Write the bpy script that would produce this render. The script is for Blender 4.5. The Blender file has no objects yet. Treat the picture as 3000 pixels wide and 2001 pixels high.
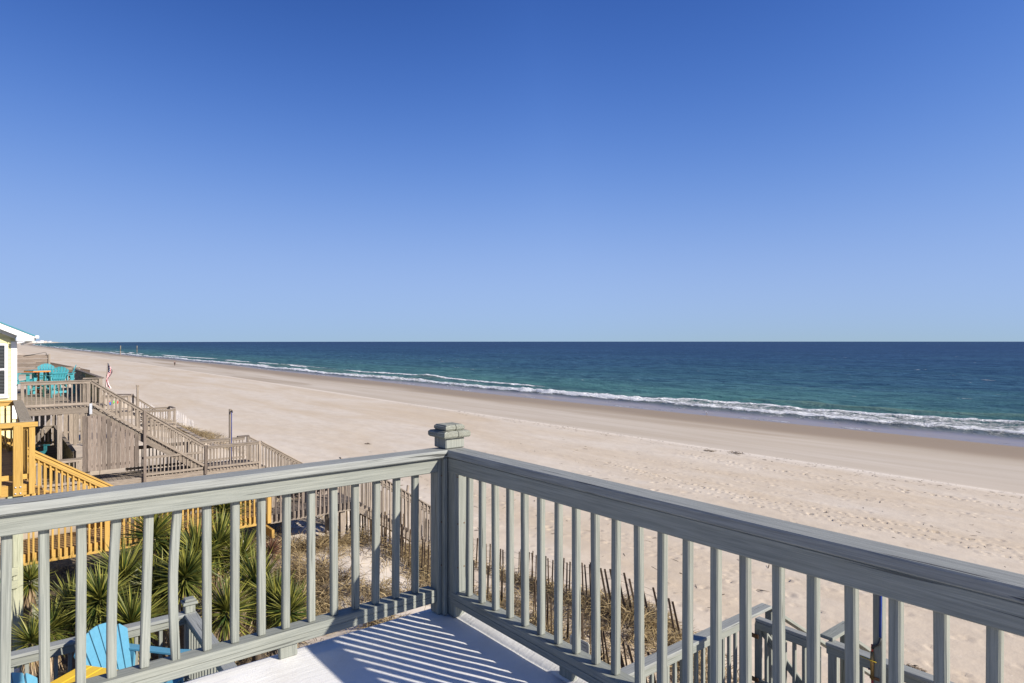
import bpy, bmesh, math, random
import numpy as np
from mathutils import Vector, Matrix, Euler, Quaternion

random.seed(7)
rng = np.random.default_rng(11)
scene = bpy.context.scene
COL = scene.collection
R = math.radians

# ------------------------------------------------------------------ camera, sky, sun, exposure
H = 10.8                                   # camera height above the sea (z = 0 is still water)
cam_data = bpy.data.cameras.new('camera')
cam = bpy.data.objects.new('camera', cam_data)
COL.objects.link(cam)
cam.location = (0, 0, H)
cam.rotation_euler = (R(90), 0, R(-38.62))
cam_data.sensor_width = 36
cam_data.lens = 22.82
cam_data.clip_start = 0.05
cam_data.clip_end = 120000
scene.camera = cam

SUN_EL, SUN_AZ = 28.0, 154.0               # degrees, azimuth clockwise from +Y (the coast runs along Y, the sea lies at +X)
world = bpy.data.worlds.new('World')
scene.world = world
world.use_nodes = True
wn, wl = world.node_tree.nodes, world.node_tree.links
sky = wn.new('ShaderNodeTexSky')
sky.sky_type = 'NISHITA'
sky.sun_disc = False
sky.sun_elevation = R(SUN_EL)
sky.sun_rotation = R(SUN_AZ)
sky.air_density, sky.dust_density, sky.ozone_density, sky.altitude = 1.0, 0.0, 3.0, 0
sep = wn.new('ShaderNodeSeparateColor')
comb = wn.new('ShaderNodeCombineColor')
wl.new(sky.outputs[0], sep.inputs[0])
def _m(op, a, b):
    nd = wn.new('ShaderNodeMath'); nd.operation = op
    for i, v in enumerate((a, b)):
        if hasattr(v, 'is_output'): wl.new(v, nd.inputs[i])
        else: nd.inputs[i].default_value = v
    return nd.outputs[0]
# the antisolar brightening is evened out, as clear dry air over the sea shows little of it
tc = wn.new('ShaderNodeTexCoord')
dt = wn.new('ShaderNodeVectorMath'); dt.operation = 'DOT_PRODUCT'
wl.new(tc.outputs['Generated'], dt.inputs[0]); dt.inputs[1].default_value = (-math.sin(R(SUN_AZ)), -math.cos(R(SUN_AZ)), 0)
even = _m('ADD', 1.0, _m('MULTIPLY', _m('SUBTRACT', _m('MAXIMUM', dt.outputs['Value'], 0.36), 0.40), 0.70))
for ch, (g, b, k) in enumerate(((2.7, 1.93, 0.0629), (2.4, 2.79, 0.0489), (2.9, 3.15, 0.0334))):   # clear winter air: deep blue above, soft pale roll-off to the horizon
    x = _m('POWER', _m('DIVIDE', sep.outputs[ch], even), g)
    y = _m('ADD', _m('MULTIPLY', x, b ** -g), 1.0)
    wl.new(_m('MULTIPLY', _m('DIVIDE', x, y), k / 0.1625), comb.inputs[ch])
bg = wn['Background']
bg.inputs[1].default_value = 0.1
wl.new(comb.outputs[0], bg.inputs[0])

S = Vector((math.sin(R(SUN_AZ)) * math.cos(R(SUN_EL)), math.cos(R(SUN_AZ)) * math.cos(R(SUN_EL)), math.sin(R(SUN_EL))))
sun_data = bpy.data.lights.new('sun', 'SUN')
sun_data.energy = 5.0
sun_data.angle = R(0.53)
sun_data.color = (1.0, 0.93, 0.83)
sun = bpy.data.objects.new('sun', sun_data)
COL.objects.link(sun)
sun.location = (0, 0, 60)
sun.rotation_euler = (-S).to_track_quat('-Z', 'Y').to_euler()

scene.view_settings.view_transform = 'Standard'
scene.view_settings.look = 'None'
scene.view_settings.gamma = 1
scene.view_settings.use_curve_mapping = False
scene.view_settings.exposure = 0.7
scene.cycles.max_bounces = 6
scene.cycles.use_denoising = True

# ------------------------------------------------------------------ numpy noise
def _hash(ix, iy, seed):
    h = (ix.astype(np.int64) * 374761393 + iy.astype(np.int64) * 668265263 + seed * 974634431) & 0xffffffff
    h = ((h ^ (h >> 13)) * 1274126177) & 0xffffffff
    h = h ^ (h >> 16)
    return (h & 0xffffff) / float(0xffffff)

def vnoise(x, y, seed=0):
    x = np.asarray(x, float); y = np.asarray(y, float)
    ix, iy = np.floor(x), np.floor(y)
    fx, fy = x - ix, y - iy
    fx = fx * fx * (3 - 2 * fx); fy = fy * fy * (3 - 2 * fy)
    a, b = _hash(ix, iy, seed), _hash(ix + 1, iy, seed)
    c, d = _hash(ix, iy + 1, seed), _hash(ix + 1, iy + 1, seed)
    return (a + (b - a) * fx) * (1 - fy) + (c + (d - c) * fx) * fy

def fbm(x, y, seed=0, oct=4):
    t, amp, tot = 0.0, 1.0, 0.0
    for o in range(oct):
        t = t + amp * vnoise(np.asarray(x) * 2 ** o, np.asarray(y) * 2 ** o, seed + o * 17)
        tot += amp; amp *= 0.5
    return t / tot

def sstep(a, b, x):
    t = np.clip((x - a) / (b - a), 0, 1)
    return t * t * (3 - 2 * t)

# ------------------------------------------------------------------ materials
class NT:
    """small helper to wire a material's node tree"""
    def __init__(self, name):
        self.m = bpy.data.materials.new(name)
        self.m.use_nodes = True
        self.t = self.m.node_tree
        self.b = self.t.nodes['Principled BSDF']
    def n(self, typ, **kw):
        nd = self.t.nodes.new(typ)
        for k, v in kw.items():
            setattr(nd, k, v)
        return nd
    def l(self, a, b):
        self.t.links.new(a, b)
    def put(self, sock, v):
        if hasattr(v, 'is_output'):
            self.l(v, sock)
        else:
            sock.default_value = v
    def coord(self, kind='Object'):
        return self.n('ShaderNodeTexCoord').outputs[kind]
    def pos(self):
        return self.n('ShaderNodeNewGeometry').outputs['Position']
    def mapping(self, vec, scale=(1, 1, 1), loc=(0, 0, 0), rot=(0, 0, 0)):
        mp = self.n('ShaderNodeMapping')
        self.put(mp.inputs['Vector'], vec)
        mp.inputs['Scale'].default_value = scale
        self.put(mp.inputs['Location'], loc)
        mp.inputs['Rotation'].default_value = rot
        return mp.outputs[0]
    def noise(self, vec, scale=5, detail=3, rough=0.5, dist=0):
        nd = self.n('ShaderNodeTexNoise')
        self.l(vec, nd.inputs['Vector'])
        nd.inputs['Scale'].default_value = scale
        nd.inputs['Detail'].default_value = detail
        nd.inputs['Roughness'].default_value = rough
        nd.inputs['Distortion'].default_value = dist
        return nd.outputs['Fac']
    def ramp(self, fac, stops):
        r = self.n('ShaderNodeValToRGB')
        self.l(fac, r.inputs[0])
        el = r.color_ramp.elements
        while len(el) < len(stops):
            el.new(0.5)
        for e, (p, c) in zip(el, stops):
            e.position = p
            e.color = (c[0], c[1], c[2], 1) if hasattr(c, '__len__') else (c, c, c, 1)
        return r.outputs[0]
    def math(self, op, a, b=0.5, clamp=False):
        nd = self.n('ShaderNodeMath', operation=op, use_clamp=clamp)
        self.put(nd.inputs[0], a); self.put(nd.inputs[1], b)
        return nd.outputs[0]
    def mix(self, fac, a, b, mode='MIX'):
        nd = self.n('ShaderNodeMix', data_type='RGBA', blend_type=mode)
        self.put(nd.inputs[0], fac)
        for s, v in ((nd.inputs[6], a), (nd.inputs[7], b)):
            if isinstance(v, tuple):
                v = (v[0], v[1], v[2], 1)
            self.put(s, v)
        return nd.outputs[2]
    def attr(self, name):
        return self.n('ShaderNodeAttribute', attribute_name=name)
    def rand(self):
        return self.n('ShaderNodeObjectInfo').outputs['Random']
    def bump(self, height, strength=0.3, dist=0.01, normal=None):
        nd = self.n('ShaderNodeBump')
        nd.inputs['Strength'].default_value = strength
        nd.inputs['Distance'].default_value = dist
        self.l(height, nd.inputs['Height'])
        if normal is not None:
            self.l(normal, nd.inputs['Normal'])
        return nd.outputs[0]
    def out(self, color=None, rough=None, normal=None, spec=None, metal=None):
        if color is not None:
            self.put(self.b.inputs['Base Color'], (*color, 1) if isinstance(color, tuple) else color)
        if rough is not None:
            self.put(self.b.inputs['Roughness'], rough)
        if normal is not None:
            self.l(normal, self.b.inputs['Normal'])
        if spec is not None:
            self.put(self.b.inputs['Specular IOR Level'], spec)
        if metal is not None:
            self.put(self.b.inputs['Metallic'], metal)
        return self.m

def wood_mat(name, light, dark, crack=0.5, blotch=0.25, tone=0.12, rough=0.75, bump=0.35, green=None):
    """weathered or painted sawn timber: grain runs along the board's own x axis"""
    w = NT(name)
    r = w.rand()
    off = w.n('ShaderNodeCombineXYZ')
    for i, k in enumerate((37.0, 11.0, 23.0)):
        w.l(w.math('MULTIPLY', r, k), off.inputs[i])
    v = w.n('ShaderNodeVectorMath', operation='ADD')
    w.l(w.coord('Object'), v.inputs[0]); w.l(off.outputs[0], v.inputs[1])
    v = v.outputs[0]
    grain = w.noise(w.mapping(v, (3.2, 125, 125)), 1.0, 4, 0.6, 0.5)
    wide = w.noise(w.mapping(v, (2.2, 26, 26)), 1.0, 3, 0.55, 1.0)
    blot = w.noise(w.mapping(v, (3, 7, 7)), 1.0, 3, 0.6)
    fine = w.noise(w.mapping(v, (8, 260, 260)), 1.0, 3, 0.6)
    base = w.mix(w.ramp(grain, [(0.34, 0), (0.60, 1)]), dark, light)
    base = w.mix(w.math('MULTIPLY', w.ramp(fine, [(0.5, 0), (0.68, 1)]), 0.35), base, dark)
    kn = w.n('ShaderNodeTexVoronoi'); w.l(w.mapping(v, (1.1, 9, 9)), kn.inputs['Vector']); kn.inputs['Scale'].default_value = 1.0
    knot = w.math('MULTIPLY', w.ramp(kn.outputs['Distance'], [(0.07, 1), (0.16, 0)]), 0.6)
    base = w.mix(knot, base, tuple(c * 0.6 for c in dark))
    base = w.mix(w.math('MULTIPLY', w.ramp(wide, [(0.35, 0), (0.65, 1)]), 0.2), base, dark)
    mid = tuple(0.55 * a + 0.3 * b for a, b in zip(light, dark))
    base = w.mix(w.math('MULTIPLY', w.ramp(blot, [(0.45, 0), (0.75, 1)]), blotch), base, green or mid)
    ck = w.ramp(w.noise(w.mapping(v, (1.6, 62, 62)), 1.0, 2, 0.4, 0.4), [(0.68, 0), (0.715, 1)])
    base = w.mix(w.math('MULTIPLY', ck, crack), base, tuple(c * 0.25 for c in dark))
    hs = w.n('ShaderNodeHueSaturation')
    w.l(base, hs.inputs['Color'])
    w.l(w.math('ADD', w.math('MULTIPLY', r, 2 * tone), 1 - tone), hs.inputs['Value'])
    hgt = w.math('SUBTRACT', w.math('ADD', w.math('MULTIPLY', grain, 0.7), w.math('MULTIPLY', fine, 0.5)), w.math('MULTIPLY', ck, crack * 1.6))
    return w.out(hs.outputs[0], rough, w.bump(hgt, bump, 0.004), 0.3)

def plain_mat(name, col, rough=0.5, spec=0.4, metal=0.0, var=0.12, scale=14, bump=0.08):
    w = NT(name)
    v = w.coord('Object')
    n1 = w.noise(v, scale, 4, 0.6)
    c = w.mix(w.ramp(n1, [(0.3, 0), (0.7, 1)]), tuple(x * (1 - var) for x in col), tuple(min(1, x * (1 + var)) for x in col))
    return w.out(c, rough, w.bump(n1, bump, 0.004), spec, metal)

M = {}
M['sage'] = wood_mat('sage_painted_timber', (0.262, 0.273, 0.24), (0.168, 0.179, 0.158), 0.75, 0.3, 0.07, 0.65, 0.45, (0.24, 0.24, 0.19))
M['sage_cap'] = wood_mat('worn_bluish_handrail_paint', (0.30, 0.31, 0.285), (0.19, 0.197, 0.185), 0.9, 0.35, 0.05, 0.7, 0.6, (0.22, 0.235, 0.225))
M['sage_worn'] = wood_mat('worn_sage_end_grain', (0.33, 0.35, 0.30), (0.13, 0.14, 0.115), 0.9, 0.4, 0.05, 0.8, 0.6)
def end_grain_mat():
    w = NT('cracked_end_grain')
    v = w.coord('Object')
    rg = w.n('ShaderNodeTexWave', wave_type='RINGS', rings_direction='Y')
    w.l(w.mapping(v, (1, .15, 1), loc=(.03, 0, .10)), rg.inputs['Vector'])
    for k, x in (('Scale', 42), ('Distortion', 3.0), ('Detail', 3), ('Detail Scale', 1.5)): rg.inputs[k].default_value = x
    n = w.noise(v, 60, 4, 0.6)
    c = w.mix(w.ramp(rg.outputs['Fac'], [(0.1, 0), (0.6, 1)]), (0.15, 0.155, 0.125), (0.30, 0.31, 0.26))
    c = w.mix(w.math('MULTIPLY', w.ramp(n, [(0.45, 0), (0.7, 1)]), 0.5), c, (0.17, 0.165, 0.13))
    sp = w.n('ShaderNodeSeparateXYZ'); w.l(v, sp.inputs[0])
    wob = w.math('MULTIPLY', w.math('SUBTRACT', w.noise(w.mapping(v, (0, 0, 30)), 1.0, 3, 0.6), 0.5), 0.05)
    ck = w.ramp(w.math('ABSOLUTE', w.math('SUBTRACT', w.math('SUBTRACT', sp.outputs[0], 0.006), wob)), [(0.0015, 1), (0.0035, 0)])
    c = w.mix(w.math('MULTIPLY', ck, 0.85), c, (0.02, 0.02, 0.018))
    hgt = w.math('SUBTRACT', w.math('ADD', w.math('MULTIPLY', rg.outputs['Fac'], .4), n), w.math('MULTIPLY', ck, 2.0))
    return w.out(c, 0.85, w.bump(hgt, 0.7, 0.006), 0.2)
M['end_grain'] = end_grain_mat()
M['grey_wood'] = wood_mat('weathered_grey_timber', (0.315, 0.265, 0.212), (0.125, 0.10, 0.08), 0.6, 0.35, 0.22, 0.85, 0.4)
M['grey_board'] = wood_mat('dark_weathered_board', (0.245, 0.198, 0.162), (0.10, 0.078, 0.064), 0.7, 0.4, 0.33, 0.85, 0.5)
M['pine'] = wood_mat('fresh_treated_pine', (0.51, 0.32, 0.085), (0.36, 0.21, 0.05), 0.45, 0.3, 0.12, 0.7, 0.25, (0.45, 0.32, 0.10))
M['pine_floor'] = wood_mat('treated_pine_decking', (0.36, 0.225, 0.09), (0.22, 0.135, 0.06), 0.5, 0.35, 0.18, 0.8, 0.3)
M['pine_grey'] = wood_mat('greyed_pine_cap', (0.30, 0.255, 0.18), (0.19, 0.155, 0.105), 0.5, 0.3, 0.1, 0.8, 0.3)
M['green_wood'] = wood_mat('greenish_treated_pile', (0.40, 0.40, 0.28), (0.25, 0.26, 0.18), 0.6, 0.35, 0.12, 0.8, 0.3)
M['picket'] = wood_mat('sand_fence_lath', (0.21, 0.155, 0.10), (0.075, 0.05, 0.033), 0.3, 0.4, 0.35, 0.9, 0.3)
M['pale_picket'] = wood_mat('bleached_sand_fence_lath', (0.80, 0.77, 0.74), (0.66, 0.62, 0.58), 0.3, 0.3, 0.15, 0.9, 0.3)
M['teal'] = plain_mat('teal_painted_timber', (0.05, 0.27, 0.32), 0.5, 0.4, var=0.18, scale=9)
M['teal_old'] = plain_mat('old_teal_plastic', (0.03, 0.16, 0.19), 0.55, 0.3, var=0.3, scale=7)
M['blue'] = plain_mat('sky_blue_poly_lumber', (0.085, 0.255, 0.36), 0.45, 0.4, var=0.06, scale=30, bump=0.05)
M['yellow'] = plain_mat('yellow_poly_lumber', (0.72, 0.45, 0.02), 0.45, 0.4, var=0.05, scale=30, bump=0.05)
M['orange'] = plain_mat('orange_painted_timber', (0.70, 0.19, 0.03), 0.5, 0.4)
M['white'] = plain_mat('white_painted_trim', (0.78, 0.78, 0.76), 0.45, 0.4, var=0.04, scale=6)
M['siding'] = plain_mat('pale_yellow_siding', (0.68, 0.64, 0.34), 0.6, 0.3, var=0.06, scale=8)
M['roof'] = plain_mat('teal_metal_roof', (0.05, 0.22, 0.27), 0.4, 0.5, var=0.1, scale=4)
M['galv'] = plain_mat('galvanised_steel', (0.55, 0.57, 0.60), 0.4, 0.5, 0.6, var=0.2, scale=20)
M['black'] = plain_mat('dark_metal', (0.03, 0.03, 0.032), 0.5, 0.4)
M['dark_cloth'] = plain_mat('dark_navy_cloth', (0.02, 0.025, 0.06), 0.9, 0.1, var=0.3)
M['hose_blue'] = plain_mat('blue_hose', (0.015, 0.045, 0.24), 0.4, 0.4)
M['pipe_red'] = plain_mat('red_pipe', (0.38, 0.05, 0.035), 0.5, 0.4)
M['valve_yellow'] = plain_mat('yellow_valve_handle', (0.42, 0.29, 0.03), 0.5, 0.4)
M['brass'] = plain_mat('dull_brass', (0.30, 0.20, 0.08), 0.45, 0.5, 0.7)
M['rust'] = plain_mat('rusty_hinge', (0.16, 0.085, 0.04), 0.85, 0.2, var=0.5, scale=60)
M['green'] = plain_mat('green_painted_frame', (0.03, 0.22, 0.05), 0.5, 0.4)
M['red'] = plain_mat('red_cloth', (0.46, 0.02, 0.04), 0.85, 0.1)
M['navy'] = plain_mat('navy_cloth', (0.015, 0.022, 0.085), 0.85, 0.1)
M['cloth_white'] = plain_mat('white_cloth', (0.75, 0.74, 0.72), 0.85, 0.1)
M['sign_face'] = plain_mat('faded_sign_sheet', (0.66, 0.65, 0.54), 0.5, 0.3, var=0.1, scale=25)
M['ink'] = plain_mat('black_sign_ink', (0.035, 0.035, 0.035), 0.6, 0.2)
M['rope'] = plain_mat('pale_rope', (0.45, 0.40, 0.32), 0.9, 0.1)
M['wire'] = plain_mat('rusty_fence_wire', (0.14, 0.11, 0.09), 0.6, 0.3, 0.4)
M['skin'] = plain_mat('skin', (0.42, 0.24, 0.17), 0.6, 0.3)
M['jacket'] = plain_mat('dark_jacket_cloth', (0.03, 0.028, 0.04), 0.9, 0.1)
M['trousers'] = plain_mat('dark_brown_trousers', (0.06, 0.045, 0.035), 0.9, 0.1)
M['gull_grey'] = plain_mat('gull_grey_feathers', (0.30, 0.31, 0.33), 0.8, 0.2)
M['toy_green'] = plain_mat('green_plastic', (0.10, 0.45, 0.05), 0.4, 0.4)
M['toy_blue'] = plain_mat('blue_plastic', (0.03, 0.12, 0.45), 0.4, 0.4)
M['toy_red'] = plain_mat('red_plastic', (0.55, 0.03, 0.02), 0.4, 0.4)

def glass_mat():
    w = NT('dark_window_glass')
    return w.out((0.012, 0.014, 0.016), 0.06, None, 0.6)
M['glass'] = glass_mat()

def membrane_mat():
    """white roof coating rolled on by hand: faint brush ridges, specks and dusty patches"""
    w = NT('white_deck_coating')
    p = w.pos()
    n1 = w.noise(w.mapping(p, (1.2, 1.2, 1.2)), 1.0, 4, 0.6)
    n2 = w.noise(w.mapping(p, (7, 60, 30), rot=(0, 0, 0.5)), 1.0, 4, 0.65)
    n3 = w.noise(p, 240, 2, 0.6)
    speck = w.ramp(w.noise(p, 48, 2, 0.5), [(0.745, 0), (0.77, 1)])
    c = w.mix(w.ramp(n1, [(0.35, 0), (0.7, 1)]), (0.69, 0.68, 0.65), (0.785, 0.775, 0.745))
    c = w.mix(w.math('MULTIPLY', w.ramp(w.noise(p, 5, 5, 0.7), [(0.5, 0), (0.75, 1)]), 0.4), c, (0.56, 0.53, 0.475))
    c = w.mix(w.math('MULTIPLY', speck, 0.55), c, (0.12, 0.12, 0.13))
    hgt = w.math('ADD', w.math('MULTIPLY', n2, 0.8), w.math('MULTIPLY', n3, 0.35))
    return w.out(c, 0.6, w.bump(hgt, 0.5, 0.007), 0.35)
M['membrane'] = membrane_mat()

def sand_mat():
    w = NT('beach_sand')
    p = w.pos()
    wet = w.attr('wet').outputs['Fac']
    veg = w.attr('veg').outputs['Fac']
    smooth = w.attr('smooth').outputs['Fac']
    pale = w.attr('pale').outputs['Fac']
    big = w.noise(w.mapping(p, (0.16, 0.035, 0.1)), 1.0, 4, 0.6, 0.6)
    med = w.noise(w.mapping(p, (0.9, 0.5, 0.9)), 1.0, 5, 0.65)
    fine = w.noise(p, 3.2, 5, 0.7)
    grain = w.noise(p, 22, 3, 0.7)
    c = w.mix(w.ramp(big, [(0.36, 0), (0.62, 1)]), (0.565, 0.497, 0.408), (0.51, 0.42, 0.31))
    c = w.mix(w.math('MULTIPLY', w.ramp(med, [(0.42, 0), (0.66, 1)]), 0.4), c, (0.46, 0.38, 0.285))
    c = w.mix(w.math('MULTIPLY', w.ramp(fine, [(0.56, 0), (0.72, 1)]), 0.22), c, (0.40, 0.33, 0.255))
    shell = w.ramp(w.noise(p, 9, 3, 0.6), [(0.68, 0), (0.72, 1)])
    c = w.mix(w.math('MULTIPLY', shell, w.math('SUBTRACT', 0.5, w.math('MULTIPLY', smooth, 0.45))), c, (0.66, 0.60, 0.52))
    c = w.mix(w.math('MULTIPLY', smooth, 0.75), c, w.mix(w.ramp(w.noise(w.mapping(p, (0.28, 0.02, 0.1)), 1.0, 4, 0.6, 0.5), [(0.38, 0), (0.62, 1)]), (0.475, 0.42, 0.35), (0.40, 0.345, 0.275)))
    c = w.mix(pale, c, (0.64, 0.58, 0.50))
    c = w.mix(wet, c, (0.285, 0.215, 0.137))
    dirt = w.mix(w.ramp(w.noise(p, 6, 5, 0.7), [(0.35, 0), (0.65, 1)]), (0.05, 0.038, 0.025), (0.20, 0.15, 0.09))
    c = w.mix(veg, c, dirt)
    amp = w.math('SUBTRACT', 1.0, w.math('MULTIPLY', w.math('MAXIMUM', smooth, wet), 0.93))
    hgt = w.math('MULTIPLY', w.math('ADD', w.math('MULTIPLY', w.noise(p, 1.7, 5, 0.65), 1.2), w.math('MULTIPLY', grain, 0.12)), amp)
    rough = w.math('SUBTRACT', 0.95, w.math('MULTIPLY', wet, 0.5))
    return w.out(c, rough, w.bump(hgt, 0.35, 0.06), w.math('ADD', 0.08, w.math('MULTIPLY', wet, -0.04)))
M['sand'] = sand_mat()

def sea_mat():
    w = NT('sea_water')
    p = w.pos()
    foam = w.attr('foam').outputs['Fac']
    deep = w.attr('deep').outputs['Fac']
    swash = w.attr('swash').outputs['Fac']
    chop = w.noise(w.mapping(p, (0.30, 0.16, 0.3), rot=(0, 0, 0.35)), 1.0, 5, 0.62, 0.4)
    chop2 = w.noise(w.mapping(p, (1.5, 0.9, 1), rot=(0, 0, -0.25)), 1.0, 4, 0.6)
    swell = w.noise(w.mapping(p, (0.05, 0.011, 0.1)), 1.0, 3, 0.5, 0.5)
    patch = w.noise(w.mapping(p, (0.02, 0.004, 0.1)), 1.0, 3, 0.5, 0.5)
    col = w.ramp(deep, [(0.0, (0.095, 0.150, 0.128)), (0.09, (0.046, 0.122, 0.130)), (0.24, (0.028, 0.080, 0.128)), (0.45, (0.021, 0.059, 0.122)), (0.75, (0.019, 0.048, 0.118))])
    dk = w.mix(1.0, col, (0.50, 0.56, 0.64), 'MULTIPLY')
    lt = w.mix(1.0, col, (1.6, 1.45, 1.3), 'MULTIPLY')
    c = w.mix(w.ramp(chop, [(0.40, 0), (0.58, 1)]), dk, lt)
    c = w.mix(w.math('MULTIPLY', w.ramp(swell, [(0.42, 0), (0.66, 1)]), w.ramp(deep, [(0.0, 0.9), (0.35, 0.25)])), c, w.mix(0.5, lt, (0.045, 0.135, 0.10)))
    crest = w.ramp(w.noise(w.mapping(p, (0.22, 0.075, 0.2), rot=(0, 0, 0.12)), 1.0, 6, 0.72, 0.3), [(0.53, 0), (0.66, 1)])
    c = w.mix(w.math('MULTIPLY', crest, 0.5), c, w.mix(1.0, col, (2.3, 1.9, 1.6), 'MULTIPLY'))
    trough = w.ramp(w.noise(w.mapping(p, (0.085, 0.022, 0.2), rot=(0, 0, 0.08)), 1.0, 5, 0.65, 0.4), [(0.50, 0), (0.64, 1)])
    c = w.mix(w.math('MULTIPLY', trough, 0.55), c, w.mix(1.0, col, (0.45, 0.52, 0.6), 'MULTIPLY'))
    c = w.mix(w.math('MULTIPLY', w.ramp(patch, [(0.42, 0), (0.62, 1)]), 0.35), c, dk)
    c = w.mix(swash, c, (0.25, 0.21, 0.19))
    lace = w.noise(w.mapping(p, (0.9, 0.45, 1)), 1.0, 6, 0.7, 0.6)
    fine = w.noise(w.mapping(p, (3.2, 2.0, 2)), 1.0, 5, 0.7, 0.4)
    tex = w.math('ADD', w.math('MULTIPLY', lace, 0.62), w.math('MULTIPLY', fine, 0.38))
    f = w.math('MULTIPLY', w.math('SUBTRACT', w.math('ADD', foam, w.math('MULTIPLY', w.math('SUBTRACT', tex, 0.5), 1.9)), 0.5), 4.5, True)
    caps = w.ramp(w.noise(w.mapping(p, (0.35, 0.13, 0.2)), 1.0, 4, 0.55), [(0.695, 0), (0.725, 1)])
    gate = w.ramp(w.noise(w.mapping(p, (0.03, 0.014, 0.2), loc=(7, 3, 0)), 1.0, 2, 0.5), [(0.46, 0), (0.60, 1)])
    f = w.math('MAXIMUM', f, w.math('MULTIPLY', w.math('MULTIPLY', caps, gate), w.math('SUBTRACT', 0.85, swash), True), True)
    white = w.mix(w.ramp(fine, [(0.3, 0), (0.75, 1)]), (0.60, 0.62, 0.63), (0.85, 0.85, 0.84))
    c = w.mix(f, c, white)
    hgt = w.math('ADD', w.math('MULTIPLY', chop, 1.0), w.math('MULTIPLY', chop2, 0.22))
    calm = w.math('SUBTRACT', 1.0, w.math('MULTIPLY', swash, 0.96))
    hgt = w.math('ADD', w.math('MULTIPLY', hgt, calm), w.math('MULTIPLY', w.math('MULTIPLY', tex, f), 0.9))
    rough = w.math('ADD', w.math('SUBTRACT', 0.24, w.math('MULTIPLY', swash, 0.14)), w.math('MULTIPLY', f, 0.55), True)
    nrm = w.bump(hgt, 1.0, 0.9)
    dif = w.n('ShaderNodeBsdfDiffuse'); w.l(c, dif.inputs['Color']); w.l(nrm, dif.inputs['Normal'])
    gls = w.n('ShaderNodeBsdfGlossy'); gls.inputs['Color'].default_value = (.9, .93, .95, 1)
    w.l(rough, gls.inputs['Roughness']); w.l(nrm, gls.inputs['Normal'])
    # choppy water: the wave slopes keep the mean reflectance low even towards the horizon; the still wash reflects more
    fac = w.math('MULTIPLY', w.math('ADD', w.math('ADD', 0.05, w.math('MULTIPLY', w.ramp(chop2, [(0.42, 0), (0.66, 1)]), 0.10)), w.math('MULTIPLY', swash, 0.17)), w.math('SUBTRACT', 1.0, w.math('MULTIPLY', f, 0.9)))
    mx = w.n('ShaderNodeMixShader'); w.l(fac, mx.inputs[0]); w.l(dif.outputs[0], mx.inputs[1]); w.l(gls.outputs[0], mx.inputs[2])
    w.l(mx.outputs[0], w.t.nodes['Material Output'].inputs['Surface'])
    return w.m
M['sea'] = sea_mat()

def leaf_mat(name, a, b, trans=0.25):
    w = NT(name)
    tint = w.attr('tint').outputs['Fac']
    c = w.mix(tint, a, b)
    w.b.inputs['Roughness'].default_value = 0.5
    w.out(c, 0.5, None, 0.35)
    tr = w.n('ShaderNodeBsdfTranslucent')
    w.l(c, tr.inputs['Color'])
    mx = w.n('ShaderNodeMixShader')
    mx.inputs[0].default_value = trans
    w.l(w.b.outputs[0], mx.inputs[1]); w.l(tr.outputs[0], mx.inputs[2])
    w.l(mx.outputs[0], w.t.nodes['Material Output'].inputs['Surface'])
    return w.m
M['yucca'] = leaf_mat('yucca_leaf', (0.028, 0.058, 0.014), (0.31, 0.29, 0.055), .2)
M['yucca_red'] = leaf_mat('yucca_reddish_leaf', (0.10, 0.06, 0.03), (0.30, 0.14, 0.09))
M['yucca_dead'] = leaf_mat('yucca_dead_leaf', (0.22, 0.14, 0.065), (0.50, 0.38, 0.24))
M['grass'] = leaf_mat('dry_dune_grass', (0.10, 0.065, 0.03), (0.50, 0.385, 0.20))
M['trunk'] = wood_mat('yucca_trunk_bark', (0.22, 0.17, 0.12), (0.08, 0.06, 0.045), 0.4, 0.4, 0.1, 0.9, 0.6)

# ------------------------------------------------------------------ object helpers
def tag(o, label=None, cat=None, group=None, kind=None):
    if label: o['label'] = label
    if cat: o['category'] = cat
    if group: o['group'] = group
    if kind: o['kind'] = kind
    return o

def thing(name, label, cat, loc=(0, 0, 0), rotz=0.0, group=None):
    o = bpy.data.objects.new(name, None)
    o.empty_display_size = 0.2
    COL.objects.link(o)
    o.location = loc
    o.rotation_euler = (0, 0, rotz)
    bpy.context.view_layer  # location is read back through matrix_basis below
    return tag(o, label, cat, group)

def world_of(o):
    m = o.matrix_basis.copy()
    while o.parent:
        o = o.parent
        m = o.matrix_basis @ m
    return m

def link(name, mesh, parent=None, mw=None):
    o = bpy.data.objects.new(name, mesh)
    COL.objects.link(o)
    if parent is not None:
        o.parent = parent
        if mw is not None:
            o.matrix_basis = world_of(parent).inverted() @ mw
    elif mw is not None:
        o.matrix_basis = mw
    return o

def dup(root, loc, rotz, label=None, group=None):
    r = root.copy(); COL.objects.link(r)
    r.location = loc; r.rotation_euler = (0, 0, rotz)
    if label: r['label'] = label
    if group: r['group'] = group
    def rec(src, dst):
        for ch in list(src.children):
            c = ch.copy(); COL.objects.link(c); c.parent = dst
            rec(ch, c)
    rec(root, r)
    return r

def mesh_from(name, verts, faces, mat, smooth=False, attrs=None):
    me = bpy.data.meshes.new(name)
    me.from_pydata([tuple(v) for v in verts], [], faces)
    if isinstance(mat, (list, tuple)):
        for m in mat: me.materials.append(m)
    else:
        me.materials.append(mat)
    if smooth:
        me.polygons.foreach_set('use_smooth', [True] * len(me.polygons))
    for k, v in (attrs or {}).items():
        a = me.attributes.new(k, 'FLOAT', 'POINT')
        a.data.foreach_set('value', np.asarray(v, np.float32))
    me.update()
    return me

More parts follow.
